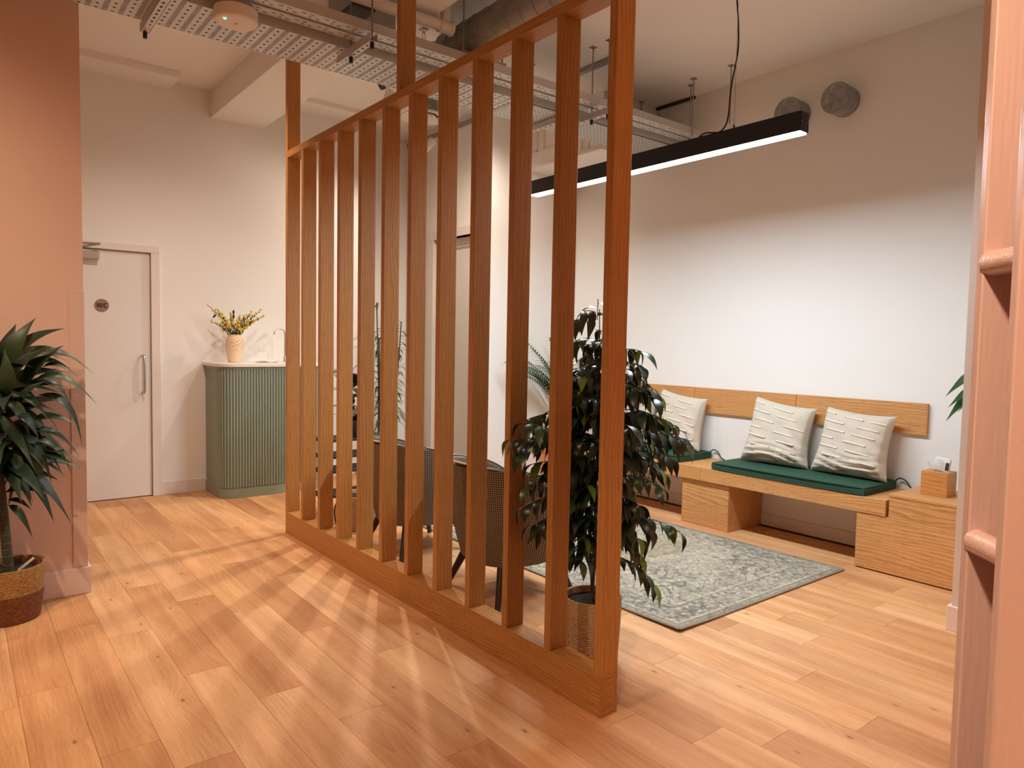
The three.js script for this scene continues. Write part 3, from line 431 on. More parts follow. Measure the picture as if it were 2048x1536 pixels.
function seatCushion(x0, x1, z0, z1, label, ties) {
  const y0 = 0.4505, y1 = 0.502, cx = (x0 + x1) / 2, cz = (z0 + z1) / 2, c = thing('seat_cushion', label, 'seat cushion', [cx, y0, cz], 0, undefined), w = x1 - x0, d = z1 - z0, h = y1 - y0;
  const g = new THREE.BoxGeometry(w - 0.006, h, d - 0.006, 14, 4, 30), p = g.attributes.position, R = rng(Math.floor(-z0 * 1000));
  for (let i = 0; i < p.count; i++) { let x = p.getX(i), y = p.getY(i), z = p.getZ(i); const ex = 1 - Math.pow(Math.abs(x) / (w / 2), 6), ez = 1 - Math.pow(Math.abs(z) / (d / 2), 8); if (y > 0) y += 0.004 * ex * ez + 0.0025 * Math.sin(z * 19) * ex * (Math.abs(x) > w * 0.3 ? 1 : 0.4); p.setY(i, y + h / 2); const bul = 1 + 0.006 * (1 - Math.pow(2 * y / h, 2)); p.setX(i, x * bul); p.setZ(i, z * bul); }
  g.computeVertexNormals(); part(c, 'pad', uvPlanar(g, 0.12), MSEAT);
  for (const yy of [0.006, h - 0.003]) { const pts = [], r = 0.02; for (const [sx, sz, a0] of [[1, 1, 0], [-1, 1, 90], [-1, -1, 180], [1, -1, 270]]) for (let q = 0; q <= 3; q++) { const a = (a0 + 30 * q) * RAD; pts.push([sx * (w / 2 - r) + r * Math.cos(a) - sx * 0.001, yy, sz * (d / 2 - r) + r * Math.sin(a) - sz * 0.001]); } part(c, 'piping', tube(pts, 0.0035, 120, 6, true), MSEAT); }
  for (const sz of ties) part(c, 'tie', merge([tube([[w / 2 - 0.02, h, sz * d / 2], [w / 2 - 0.005, h + 0.018, sz * (d / 2 + 0.02)], [w / 2 - 0.005, h + 0.006, sz * (d / 2 + 0.06)], [w / 2 - 0.01, 0.012, sz * (d / 2 + 0.1)], [w / 2 - 0.02, 0.006, sz * (d / 2 + 0.135)]], 0.005, 24, 6).scale(1, 1, 1)]), MSEAT);
  return c;
}
seatCushion(4.385, 4.838, -3.125, -2.01, 'dark green seat cushion under the two right pillows', [1]);
seatCushion(4.405, 4.84, -4.62, -3.45, 'dark green seat cushion beside the fig tree under the two left pillows', [1]);
const MPIL = mat(lin(0.64, 0.57, 0.47), 0.95, { bumpMap: linenBump, bumpScale: 0.0012 }), MCORD = mat(lin(0.80, 0.73, 0.62), 0.95);
function pillow(label, pos, yaw, lean, tilt, seed, W = 0.47, H = 0.45) {
  const roll = 0;
  const c = thing('pillow', label, 'pillow', pos), inner = new THREE.Euler(0, 0, 0), N = 34, R = rng(seed), ph = R() * 6, T = 0.085;
  // local frame: +z out of the front face, y up
  const srf = (u, v, s) => {
    const cu = 1 - 0.07 * (1 - v * v) * Math.abs(u), cv = 1 - (v < 0 ? 0.012 : 0.08) * (1 - u * u) * Math.abs(v), sag = v < 0 ? 1 + 0.12 * v * v : 1;
    let x = W / 2 * u * cu * sag + 0.012 * v, y = H / 2 * v * cv - tilt * u * (v + 1) * 0.5; const e = Math.pow(Math.max(0, (1 - u * u * u * u) * (1 - v * v * v * v)), 0.42);
    let z = T * e * (1 - 0.18 * v);
    const low = sstep(-0.1, -0.9, v), wr = 0.02 * low * Math.sin(v * 34 + 3.5 * u + 2.2 * Math.sin(u * 3.1 + ph) + ph) * (1 - Math.pow(Math.abs(u), 6)) + 0.004 * Math.sin(u * 9 + v * 6 + ph) * Math.sin(v * 8 - u * 3 + ph) + 0.010 * Math.sin((u * 0.8 + v) * 15 + ph) * sstep(0.2, 1, u) * sstep(0.6, -0.4, v);
    z += s > 0 ? wr * Math.min(1, e * 1.4) : 0; return new THREE.Vector3(x, y, s * z + (s > 0 ? 0 : 0));
  };
  const M = new THREE.Matrix4().makeRotationFromEuler(new THREE.Euler(0, 0, 0));
  M.multiply(new THREE.Matrix4().makeRotationY(-Math.PI / 2 + yaw)).multiply(new THREE.Matrix4().makeRotationX(-lean)).multiply(new THREE.Matrix4().makeRotationZ(roll));
  const pos2 = [], uv = [], idx = []; for (const s of [1, -1]) { const o = pos2.length / 3; for (let j = 0; j <= N; j++) for (let i = 0; i <= N; i++) { const p = srf(-1 + 2 * i / N, -1 + 2 * j / N, s); pos2.push(p.x, p.y + H / 2, p.z); uv.push(i / N * 4, j / N * 4); } for (let j = 0; j < N; j++) for (let i = 0; i < N; i++) { const a = o + j * (N + 1) + i, b = a + 1, d = a + N + 1, e = d + 1; s > 0 ? idx.push(a, b, e, a, e, d) : idx.push(a, e, b, a, d, e); } }
  const g = new THREE.BufferGeometry(); g.setAttribute('position', new THREE.Float32BufferAttribute(pos2, 3)); g.setAttribute('uv', new THREE.Float32BufferAttribute(uv, 2)); g.setIndex(idx); g.computeVertexNormals(); g.applyMatrix4(M);
  const low = g.boundingBox || (g.computeBoundingBox(), g.boundingBox), lift = -low.min.y; g.translate(0, lift, 0); part(c, 'cover', g, MPIL);
  // raised cords in staggered rows, slightly tilted
  const rows = 6; for (let r = 0; r < rows; r++) { const v = 0.76 - r * 0.26; let u = -0.95 + 0.55 * ((r * 0.37) % 1) - 0.2; while (u < 0.9) { const L = 0.56 + 0.16 * R(), a = Math.max(-0.9, u), b = Math.min(0.9, u + L); if (b - a > 0.14 && v > -0.62) { const pts = []; for (let k = 0; k <= 8; k++) { const uu = a + (b - a) * k / 8, p = srf(uu, v - 0.1 * uu, 1); p.z += 0.0015; p.y += H / 2; pts.push(p.applyMatrix4(M).add(new THREE.Vector3(0, lift, 0))); } part(c, 'raised_cord', tube(pts, 0.006, 12, 6), MCORD); } u += L + 0.2 + 0.25 * R(); } }
  return c;
}
pillow('cream corded pillow at the middle of the right seat cushion', [4.672, 0.511, -2.79], 0.05, 0.24, 0.03, 71, 0.475, 0.46);
pillow('cream corded pillow nearest the tissue box end of the bench', [4.675, 0.511, -2.248], -0.05, 0.22, 0.014, 72, 0.475, 0.44);
pillow('cream corded pillow on the left seat cushion with its right edge clear', [4.675, 0.511, -3.70], 0.03, 0.22, 0.028, 73, 0.46, 0.46);
pillow('cream corded pillow half hidden behind the fig tree on the left seat cushion', [4.69, 0.511, -4.20], 0.0, 0.2, 0.0, 74, 0.45, 0.44);
{
  const c = thing('tissue_box', 'small square oak tissue box on the end unit', 'tissue box', [4.63, 0.4915, -1.685], 0.0), R = rng(3);
  part(c, 'box', grain(rbox(-0.072, 0.072, 0, 0.143, -0.072, 0.072, 0.002), 'z', 0.2, 0.3, 0.9, 2), mat(0xfff0d8, 0.5, { map: oakMapA })); 
  const pack = thing('tissue_pack', 'clear crumpled plastic pack of tissues on the tissue box', 'tissue pack', [4.63, 0.635, -1.685]);
  const blob = new THREE.IcosahedronGeometry(0.05, 3), p = blob.attributes.position; for (let i = 0; i < p.count; i++) { const x = p.getX(i), y = p.getY(i), z = p.getZ(i), f = 1 + 0.28 * (vnoise(x * 60 + 9, y * 60 + z * 40 + 9, 99, 99, 4) - 0.5); p.setXYZ(i, x * f * 0.8, (y * f + 0.05) * 0.78, z * f * 1.0 - 0.012); } blob.computeVertexNormals();
  part(pack, 'wrapper', blob, phys(lin(0.95, 0.95, 0.95), 0.12, { transmission: 0.75, thickness: 0, ior: 1.4 }), 'clear crinkled plastic');
  part(pack, 'tissue', rbox(-0.012, 0.012, 0.002, 0.082, -0.028, 0.055, 0.004).rotateX(0.1), mat(lin(0.85, 0.85, 0.86), 0.8)); const lab = []; for (let i = 0; i < 6; i++) lab.push(box(-0.0145, -0.0125, 0.012 + 0.0, 0.06, 0.034 + i * 0.0034, 0.0355 + i * 0.0034)); part(pack, 'barcode', merge(lab).rotateX(0.1), MBLACK, 'dark barcode stripes');
}
// rug
{
  const g = new THREE.BoxGeometry(1.585, 0.009, 2.4, 20, 1, 30), p = g.attributes.position, uv = g.attributes.uv;
  for (let i = 0; i < p.count; i++) { uv.setXY(i, p.getX(i) / 1.585 + 0.5, p.getZ(i) / 2.4 + 0.5); const c = Math.max(0, p.getX(i) * -1 - 0.55) * Math.max(0, p.getZ(i) - 0.9); p.setY(i, p.getY(i) + 0.0045 + 0.12 * c); }
  g.computeVertexNormals(); g.translate(3.465, 0.0005, -3.25);
  const r = thing('rug', 'faded grey and cream patterned rug on the plank floor', 'rug'); part(r, 'pile', g, mat(0xffffff, 0.95, { map: rugMap, bumpMap: linenBump, bumpScale: 0.001 }));
  const e = []; for (const [a, b] of [[[2.672, -2.05], [4.258, -2.05]], [[4.258, -2.05], [4.258, -4.45]], [[2.672, -4.45], [2.672, -2.05]]]) { const pts = []; for (let k = 0; k <= 12; k++) { const x = a[0] + (b[0] - a[0]) * k / 12, z = a[1] + (b[1] - a[1]) * k / 12, c = Math.max(0, -(x - 3.465) - 0.55) * Math.max(0, z + 3.25 - 0.9); pts.push([x, 0.006 + 0.12 * c, z]); } e.push(tube(pts, 0.0052, 24, 6)); }
  part(r, 'bound_edge', merge(e), mat(lin(0.26, 0.23, 0.19), 0.95));
}
// houndstooth tub chairs
{
  const MF = mat(0xffffff, 0.9, { map: tooth }), MLEG = mat(lin(0.022, 0.012, 0.009), 0.4), MIN = mat(lin(0.62, 0.56, 0.5), 0.95, { bumpMap: linenBump, bumpScale: 0.001 });
  const shell = (off) => (t, h) => {              // t -1..1 round the back from arm to arm, h 0..1 upwards
    const a = t * 118 * RAD, low = Math.pow(1 - h, 2.2), k = (1 - 0.16 * low) + 0.04 * h, rx = (0.295 + off) * k, rz = (0.315 + off) * k, top = 0.72 - 0.13 * Math.pow(Math.abs(t), 3.2), bot = 0.195 + 0.02 * Math.abs(t);
    const pw = (c) => Math.sign(c) * Math.pow(Math.abs(c), 0.82); return new THREE.Vector3(-rx * pw(Math.cos(a)) - 0.05 * h * Math.max(0, Math.cos(a)), bot + (top - bot) * h, rz * pw(Math.sin(a)));
  };
  const surf = (f, flip, nu = 48, nv = 16) => { const pos = [], uv = [], id = []; for (let j = 0; j <= nv; j++) for (let i = 0; i <= nu; i++) { const p = f(-1 + 2 * i / nu, j / nv); pos.push(p.x, p.y, p.z); uv.push((-1 + 2 * i / nu) * 0.62 / 0.023, p.y / 0.023); } for (let j = 0; j < nv; j++) for (let i = 0; i < nu; i++) { const a = j * (nu + 1) + i, b = a + 1, c = a + nu + 1, d = c + 1; flip ? id.push(a, b, d, a, d, c) : id.push(a, d, b, a, c, d); } const g = new THREE.BufferGeometry(); g.setAttribute('position', new THREE.Float32BufferAttribute(pos, 3)); g.setAttribute('uv', new THREE.Float32BufferAttribute(uv, 2)); g.setIndex(id); g.computeVertexNormals(); return g; };
  function chair(label, pos, turn) {
    const c = thing('tub_chair', label, 'chair', pos, turn, undefined);
    const fo = shell(0.0), fi = shell(-0.035); part(c, 'back_shell', surf(fo, false), MF, 'black and cream houndstooth outer shell'); part(c, 'inner_back', surf(fi, true), MF);
    const edge = []; for (let i = 0; i <= 48; i++) { const t = -1 + 2 * i / 48; edge.push(fo(t, 1).lerp(fi(t, 1), 0.5)); } for (let j = 14; j >= 0; j--) edge.push(fo(1, j / 15).lerp(fi(1, j / 15), 0.5)); const front0 = []; for (let j = 0; j <= 14; j++) front0.push(fo(-1, j / 15).lerp(fi(-1, j / 15), 0.5));
    part(c, 'rim', tube([...front0, ...edge], 0.0185, 120, 8), MF);
    part(c, 'seat', new THREE.SphereGeometry(1, 36, 16).scale(0.29, 0.07, 0.275).translate(0.03, 0.385, 0), MF); part(c, 'underside', lathe([[0.001, 0.19], [0.2, 0.19], [0.245, 0.2], [0.25, 0.3]], 36), MF);
    for (const [sx, sz] of [[1, 1], [1, -1], [-1, 1], [-1, -1]]) part(c, 'leg', rod([sx * 0.248, 0, sz * 0.25], [sx * 0.17, 0.22, sz * 0.17], 0.015, 0.024, 14), MLEG, 'dark tapered wooden leg');
    return c;
  }
  chair('houndstooth tub chair beside the fig tree facing the bench', [2.385, 0, -2.99], -0.05); chair('houndstooth tub chair beside the plant rack facing the bench', [2.385, 0, -3.98], -0.02);
}
// ------------------------------------------------------------------ plants
function leafGeo(L, W, o = {}) {        // base at the origin, pointing along +z, face up
  const { droop = 0.25, fold = 0.25, pow = 0.75, n = 6, tip = 1.2 } = o, pos = [], id = [];
  for (let i = 0; i <= n; i++) { const t = i / n, w = W / 2 * Math.pow(Math.sin(Math.PI * Math.pow(t, pow)), tip) + (i === 0 ? 0.0012 : 0); const y = L * (0.12 * Math.sin(t * Math.PI) - droop * t * t), z = L * t * (1 - 0.18 * droop * t); pos.push(-w, y + w * fold, z, 0, y, z, w, y + w * fold, z); }
  for (let i = 0; i < n; i++) { const a = i * 3; id.push(a, a + 3, a + 1, a + 1, a + 3, a + 4, a + 1, a + 4, a + 2, a + 2, a + 4, a + 5); }
  const g = new THREE.BufferGeometry(); g.setAttribute('position', new THREE.Float32BufferAttribute(pos, 3)); g.setIndex(id); g.computeVertexNormals(); g.setAttribute('uv', new THREE.Float32BufferAttribute(new Float32Array(pos.length / 3 * 2), 2)); return g;
}
function aim(p, dir, up, s = 1) { const z = dir.clone().normalize(), x = new THREE.Vector3().crossVectors(up, z); if (x.lengthSq() < 1e-4) x.set(1, 0, 0); x.normalize(); const y = new THREE.Vector3().crossVectors(z, x); return new THREE.Matrix4().makeBasis(x.multiplyScalar(s), y.multiplyScalar(s), z.multiplyScalar(s)).setPosition(p); }
function putLeaf(parent, geo, m, p, dir, up, s, name = 'leaf') { const l = part(parent, name, geo, m); aim(p, dir, up, s).decompose(l.position, l.quaternion, l.scale); return l; }
const V3 = (x, y, z) => new THREE.Vector3(x, y, z);
function basket(parent, r0, r1, h, map, band) {
  const prof = [[0.001, 0], [r0 * 0.96, 0], [r0, 0.01]]; for (let k = 1; k <= 8; k++) prof.push([r0 + (r1 - r0) * Math.sin(k / 8 * Math.PI / 2), 0.01 + (h - 0.012) * k / 8]);
  const inner = [[r1 - 0.003, h], [r1 - 0.012, h - 0.004], [r1 - 0.014, h - 0.05]];
  const g = lathe([...prof, ...inner], 56), p = g.attributes.position, uv = g.attributes.uv; for (let i = 0; i < p.count; i++) uv.setXY(i, uv.getX(i) * 2, p.getY(i) / 0.26);
  part(parent, 'basket', g, mat(0xffffff, 0.9, { map, bumpMap: ropeBump, bumpScale: 0.006 }));
  if (band) { const b = lathe([[r0 + 0.0006, 0.006], ...[1, 2, 3, 4].map((k) => [r0 + 0.0012 + (r1 - r0) * Math.sin(k / 8 * Math.PI / 2), 0.01 + (h - 0.012) * k / 8])], 56), q = b.attributes.position, w = b.attributes.uv; for (let i = 0; i < q.count; i++) w.setXY(i, w.getX(i) * 2, q.getY(i) / 0.26); part(parent, 'dark_band', b, mat(0xffffff, 0.9, { map: band, bumpMap: ropeBump, bumpScale: 0.006 }), 'darker brown lower half of the basket'); }
  part(parent, 'soil', new THREE.CylinderGeometry(r1 - 0.013, r1 - 0.013, 0.01, 36).translate(0, h - 0.035, 0), MSOIL);
}
// corn plant by the pink wall
{
  const base = V3(0.185, 0, -4.06), c = thing('corn_plant', 'leafy corn plant with a ringed trunk in a two-tone woven basket', 'potted plant', base.toArray()), R = rng(77);
  basket(c, 0.132, 0.155, 0.262, straw, strawDark);
  part(c, 'nursery_pot', lathe([[0.118, 0.225], [0.128, 0.225], [0.132, 0.25], [0.126, 0.252], [0.122, 0.23]], 40), mat(lin(0.16, 0.055, 0.03), 0.6), 'terracotta coloured inner pot'); part(c, 'plant_marker', rbox(-0.006, 0.006, 0.22, 0.3, -0.001, 0.001, 0.0005).rotateZ(-0.9).translate(-0.13, 0.1, 0.05), MWHITE);
  const tr = new THREE.CatmullRomCurve3([V3(0.01, 0.21, 0.01), V3(-0.005, 0.45, 0.0), V3(-0.02, 0.68, 0.0), V3(-0.02, 0.95, 0), V3(0.0, 1.16, 0)]);
  const tk = part(c, 'trunk', new THREE.TubeGeometry(tr, 30, 0.021, 12), mat(lin(0.05, 0.055, 0.025), 0.6)); for (let k = 0; k < 13; k++) { const p = tr.getPoint(0.02 + 0.036 * k), g = new THREE.TorusGeometry(0.0212, 0.0011, 5, 20).rotateX(Math.PI / 2 + 0.2 * Math.sin(k * 2)); part(tk, 'ring_scar', g.translate(p.x, p.y, p.z), mat(lin(0.2, 0.2, 0.13), 0.8)); }
  const G = [leafGeo(1, 0.3, { droop: 0.15, n: 9, pow: 0.7, fold: 0.3 }), leafGeo(1, 0.28, { droop: 0.45, n: 9, pow: 0.72, fold: 0.3 }), leafGeo(1, 0.22, { droop: 0.8, n: 10, pow: 0.7, fold: 0.35 })];
  const loc = (px, py, z) => at(px, py, 'z', z).sub(base);
  // leaves read from the photograph: base pixel, tip pixel, curl, depth of base and tip
  const L = [[22, 735, 68, 632, 0, -4.03, -4.0], [30, 720, 130, 652, 0, -4.02, -3.98], [5, 730, 33, 645, 0, -4.05, -4.04], [60, 710, 128, 702, 1, -4.02, -3.97], [20, 770, 100, 690, 0, -3.99, -3.92], [50, 770, 126, 688, 0, -4.0, -3.95], [80, 712, 162, 748, 2, -4.04, -4.0], [70, 728, 144, 742, 1, -4.02, -3.99], [85, 735, 140, 757, 2, -4.0, -3.96], [70, 760, 166, 812, 2, -3.97, -3.93], [60, 760, 148, 818, 1, -4.04, -4.03], [75, 790, 140, 884, 2, -4.03, -4.0], [60, 845, 156, 852, 1, -3.98, -3.94], [40, 840, 80, 860, 1, -3.93, -3.88], [60, 865, 134, 918, 2, -4.01, -3.98], [50, 880, 120, 955, 2, -4.02, -4.0], [30, 880, 62, 978, 2, -4.0, -3.95], [20, 870, 72, 962, 2, -3.97, -3.93], [10, 800, 55, 870, 1, -3.92, -3.85], [15, 820, 75, 880, 1, -3.9, -3.84], [40, 810, 90, 760, 0, -3.95, -3.88], [0, 830, 30, 900, 1, -3.95, -3.9], [10, 985, 108, 999, 1, -4.02, -3.98], [15, 1000, 60, 1023, 1, -4.0, -3.96], [18, 1010, 40, 1068, 2, -4.0, -3.95], [10, 1015, -2, 1062, 2, -4.02, -4.0], [5, 850, -60, 880, 1, -4.03, -4.0], [5, 780, -90, 760, 1, -4.04, -4.02], [10, 750, -60, 660, 0, -4.04, -4.02], [0, 820, -110, 850, 2, -4.0, -3.95], [15, 790, 10, 700, 0, -3.96, -3.9], [45, 790, 70, 720, 0, -4.06, -4.04]];
  L.forEach(([ax, ay, bx, by, k, za, zb], i) => { const a = loc(ax, ay, za), b = loc(bx, by, zb), d = b.clone().sub(a), len = d.length() * (k === 2 ? 1.12 : 1.0); d.y += len * [0.12, 0.38, 0.62][k]; putLeaf(c, G[k], i % 3 ? LDR : LDR2, a, d, V3(-0.25 + 0.5 * R(), 1, 0.6), len); });
  for (let k = 0; k < 120; k++) { const y = 0.68 + 0.52 * R(), a = R() * 6.283, len = 0.17 + 0.17 * R(), d = V3(Math.cos(a), 0.5 - 0.7 * R() + (y - 0.95), Math.sin(a) * 0.75), p = V3(-0.015, y, 0).addScaledVector(d.clone().setY(0), 0.015); const tipz = base.z + p.z + d.z * len; if (d.z < 0) d.z *= Math.min(1, 0.1 / len);  putLeaf(c, G[Math.floor(R() * 3)], R() < 0.7 ? LDR : LDR2, p, d, V3(0, 1, 0.4), len); }
  c.updateMatrixWorld(true);               // no leaf reaches into the wall behind
  for (const l of [...c.children]) if (l.name === 'leaf') { const b = new THREE.Box3().setFromObject(l), over = -4.215 - b.min.z; if (over > 0.05) c.remove(l); else if (over > 0) l.position.z += over; }
}
// weeping fig
{
  const base = V3(2.12, 0, -2.087), c = thing('weeping_fig', 'tall weeping fig tree with glossy dark leaves in a rattan pot', 'potted tree', base.toArray()), R = rng(101);
  basket(c, 0.112, 0.124, 0.29, rattan);
  const MB = mat(lin(0.07, 0.045, 0.03), 0.8); const stems = [[0, 0, 0, 1.5], [0.02, 0.012, 1, 1.15], [-0.02, 0.015, 2, 1.0], [0.012, -0.02, 3, 0.9]];
  const curves = stems.map(([x, z, k, h]) => { const cv = new THREE.CatmullRomCurve3([V3(x, 0.25, z), V3(x * 0.4 + 0.012 * Math.sin(k), 0.45, z * 0.5), V3(0.01 * Math.cos(k), 0.5 + 0.3 * (h - 0.5), 0.01), V3(x * 2 + 0.02 * Math.sin(k * 3), h, z * 2)]); { const g = new THREE.TubeGeometry(cv, 26, 0.009 - 0.0012 * k, 8), p = g.attributes.position; for (let r = 0; r <= 26; r++) { const o = cv.getPointAt(r / 26), f = 1 - 0.8 * r / 26; for (let q = 0; q <= 8; q++) { const i = r * 9 + q; p.setXYZ(i, o.x + (p.getX(i) - o.x) * f, o.y + (p.getY(i) - o.y) * f, o.z + (p.getZ(i) - o.z) * f); } } g.computeVertexNormals(); part(c, 'trunk', g, MB); } return cv; });
  const G = [leafGeo(0.092, 0.034, { droop: 0.25, tip: 1.1, fold: 0.2 }), leafGeo(0.084, 0.032, { droop: 0.5, tip: 1.1, fold: 0.3 }), leafGeo(0.1, 0.037, { droop: 0.1, tip: 1.1, fold: 0.15 })];
  const twigs = [], rest = []; let nLeaf = 0;
  const slatGap = (p) => { const X = base.x + p.x, Z = base.z + p.z; if (X > 1.945) return true; const f = ((-1.767 - Z) / 0.2752) % 1; return X > 1.6 && Z > -2.24 && Z < -2.08; };
  const radius = (h) => h > 1.42 ? 0.05 : h > 1.3 ? 0.11 : h > 1.15 ? 0.17 + 0.3 * (1.3 - h) : h > 0.85 ? 0.3 : h > 0.6 ? 0.27 : 0.2;
  function branch(a, dir, len, droop, dense = 1, shade = 0) {
    const pts = [a]; let p = a.clone(), d = dir.clone().normalize(); const n = 7; for (let k = 1; k <= n; k++) { p = p.clone().addScaledVector(d, len / n); d.y -= droop / n; d.normalize(); if (!slatGap(p)) break; pts.push(p); }
    if (pts.length < 3) return;
    const cv = new THREE.CatmullRomCurve3(pts); twigs.push(new THREE.TubeGeometry(cv, 10, 0.0018, 5)); const count = Math.max(3, Math.round(len / 0.026 * dense));
    for (let k = 0; k < count; k++) {
      const t = 0.15 + 0.85 * (k + R() * 0.5) / count, q = cv.getPoint(Math.min(1, t)), tg = cv.getTangent(Math.min(1, t)), side = new THREE.Vector3().crossVectors(tg, V3(0, 1, 0)).normalize().multiplyScalar(k % 2 ? 1 : -1);
      const ld = tg.clone().multiplyScalar(0.55).addScaledVector(side, 0.6).add(V3((R() - 0.5) * 0.4, -0.55 - 0.35 * R(), (R() - 0.5) * 0.4)), s = 0.8 + 0.4 * R(); const e = q.clone().addScaledVector(ld.clone().normalize(), 0.08 * s);
      if (!slatGap(q) || !slatGap(e) || q.y < 0.3) continue;
      const fresh = shade > 0.5 ? R() < 0.5 : t > 0.75 && R() < 0.14, m = fresh ? LB : R() < 0.5 ? LD : R() < 0.8 ? LD2 : LM, up = V3((R() - 0.5) * 0.8, 1, (R() - 0.5) * 0.8).addScaledVector(side, 0.3);
      rest.push([G[Math.floor(R() * 3)], m, q, ld, up, s]);
    }
  }
  for (let k = 0; k < 62; k++) { const h = 0.58 + 0.86 * Math.pow((k + R()) / 62, 0.95), a = k * 2.399 + R(), r = radius(h) * (0.65 + 0.5 * R()), cv = curves[k % 4], st = curves[0].getPoint(Math.min(1, Math.max(0, (h - 0.3) / 1.2))); branch(V3(st.x, h - 0.08, st.z), V3(Math.cos(a), 0.75, Math.sin(a)), r * 1.25, 1.3, 1.0); }
  for (let k = 0; k < 95; k++) { const h = 0.46 + 0.8 * R(), a = R() * 6.28; branch(V3(0.03 * Math.cos(a), h, 0.03 * Math.sin(a)), V3(Math.cos(a), 0.3, Math.sin(a)), 0.14, 1.2, 1.2); }
  const loc = (px, py, z) => at(px, py, 'z', z).sub(base), reach = (ax, ay, az, bx, by, bz, droop, dense = 1, sh = 0) => { const a = loc(ax, ay, az), b = loc(bx, by, bz), d = b.clone().sub(a), len = d.length(); d.y += len * droop * 0.45; branch(a, d, len, droop, dense, sh); };
  reach(1150, 900, -2.1, 1015, 880, -2.16, 0.5, 1.1); reach(1150, 880, -2.1, 1040, 845, -2.16, 0.4, 1); reach(1150, 930, -2.1, 1060, 930, -2.17, 0.6, 1); reach(1140, 900, -2.12, 1030, 905, -2.15, 0.7, 1.1);
  reach(1230, 830, -2.08, 1365, 870, -2.0, 0.9, 1.1); reach(1230, 870, -2.08, 1390, 900, -1.98, 1.0, 1.0); reach(1230, 850, -2.1, 1330, 840, -2.05, 0.8, 1); reach(1220, 900, -2.05, 1330, 960, -1.98, 0.8, 1);
  reach(1210, 740, -2.1, 1300, 745, -2.1, 1.2, 1); reach(1210, 715, -2.1, 1290, 705, -2.1, 0.8, 1, 1); reach(1190, 640, -2.1, 1130, 655, -2.12, 0.9, 1.2); reach(1192, 680, -2.1, 1140, 690, -2.12, 0.9, 1.2); reach(1192, 660, -2.1, 1232, 690, -2.1, 0.9, 1.1); reach(1192, 625, -2.1, 1160, 625, -2.1, 0.6, 0.9); reach(1205, 760, -2.1, 1310, 785, -2.08, 1.2, 1.1); reach(1205, 780, -2.1, 1325, 800, -2.05, 1.1, 1.1); reach(1180, 760, -2.1, 1120, 790, -2.13, 1.0, 1.1); reach(1195, 690, -2.1, 1245, 650, -2.1, 0.5, 0.8, 1); reach(1195, 640, -2.1, 1196, 598, -2.1, 0.1, 0.6);
  reach(1215, 1110, -2.05, 1305, 1220, -1.96, 1.4, 0.8); reach(1215, 1060, -2.05, 1280, 1130, -1.98, 1.0, 0.9); reach(1220, 1080, -2.08, 1270, 1090, -2.02, 0.7, 0.8); reach(1220, 1000, -2.08, 1300, 1080, -2.0, 1.1, 1); reach(1140, 1000, -2.12, 1075, 1080, -2.17, 0.9, 0.8); reach(1160, 1080, -2.1, 1150, 1140, -2.0, 0.8, 0.8);
  part(c, 'twigs', merge(twigs), MB);
  // the leaves nearest the outside are separate, those inside are one part
  rest.sort((p, q) => Math.hypot(q[2].x, q[2].z) - Math.hypot(p[2].x, p[2].z) + 0.25 * (q[2].z - p[2].z)); const inside = { };
  rest.forEach(([g, m, p, d, u, s], i) => { if (i < 290) putLeaf(c, g, m, p, d, u, s); else (inside[m.uuid] ??= { m, l: [] }).l.push(g.clone().applyMatrix4(aim(p, d, u, s))); });
  for (const k of Object.keys(inside)) { const f = part(c, 'inner_foliage', merge(inside[k].l), inside[k].m); f.userData.kind = 'stuff'; }
}
function frond(parent, a, dir, len, droop, m, R, leaflets = 22, lw = 0.012, ll = 0.13) {
  const pts = [a]; let p = a.clone(), d = dir.clone().normalize(); for (let k = 1; k <= 8; k++) { p = p.clone().addScaledVector(d, len / 8); d.y -= droop / 8; d.normalize(); pts.push(p); }
  const cv = new THREE.CatmullRomCurve3(pts), st = part(parent, 'frond', new THREE.TubeGeometry(cv, 16, 0.0025, 5), m), G = leafGeo(ll, lw, { droop: 0.45, n: 5, fold: 0.4 }), list = [];
  for (let k = 0; k < leaflets; k++) for (const s of [-1, 1]) { const t = 0.25 + 0.75 * k / leaflets, q = cv.getPoint(t), tg = cv.getTangent(t), side = new THREE.Vector3().crossVectors(tg, V3(0, 1, 0)).normalize().multiplyScalar(s); list.push(G.clone().applyMatrix4(aim(q, tg.clone().multiplyScalar(0.7).addScaledVector(side, 0.75).add(V3(0, 0.1 * (R() - 0.5), 0)), V3(0, 1, 0), 0.6 + 0.5 * Math.sin(Math.PI * Math.min(1, t)))))}
  const f = part(st, 'leaflets', merge(list), m); f.userData.kind = 'stuff'; return st;
}
{
  const c = thing('parlour_palm', 'green feathery palm in a pale pot at the far end of the bench', 'potted plant', [4.55, 0.45, -4.86]), R = rng(31);
  part(c, 'pot', lathe([[0.001, 0], [0.075, 0], [0.08, 0.01], [0.095, 0.15], [0.088, 0.152], [0.085, 0.13], [0.001, 0.128]], 36), MWHITE); part(c, 'soil', new THREE.CylinderGeometry(0.084, 0.084, 0.008, 28).translate(0, 0.134, 0), MSOIL);
  for (let k = 0; k < 15; k++) { const a = 1.75 + 2.9 * ((k * 0.618) % 1), dx = Math.cos(a) * (Math.cos(a) > 0 ? 0.1 : 0.7), dz = Math.sin(a) * (Math.sin(a) < 0 ? 0.05 : 0.55); frond(c, V3(0.02 * Math.cos(a), 0.13, 0.02 * Math.sin(a)), V3(dx, 1.2 + 0.4 * R(), dz), 0.8 + 0.2 * R(), 1.35, k % 2 ? LP : LP2, R, 22, 0.014, 0.13); }
}
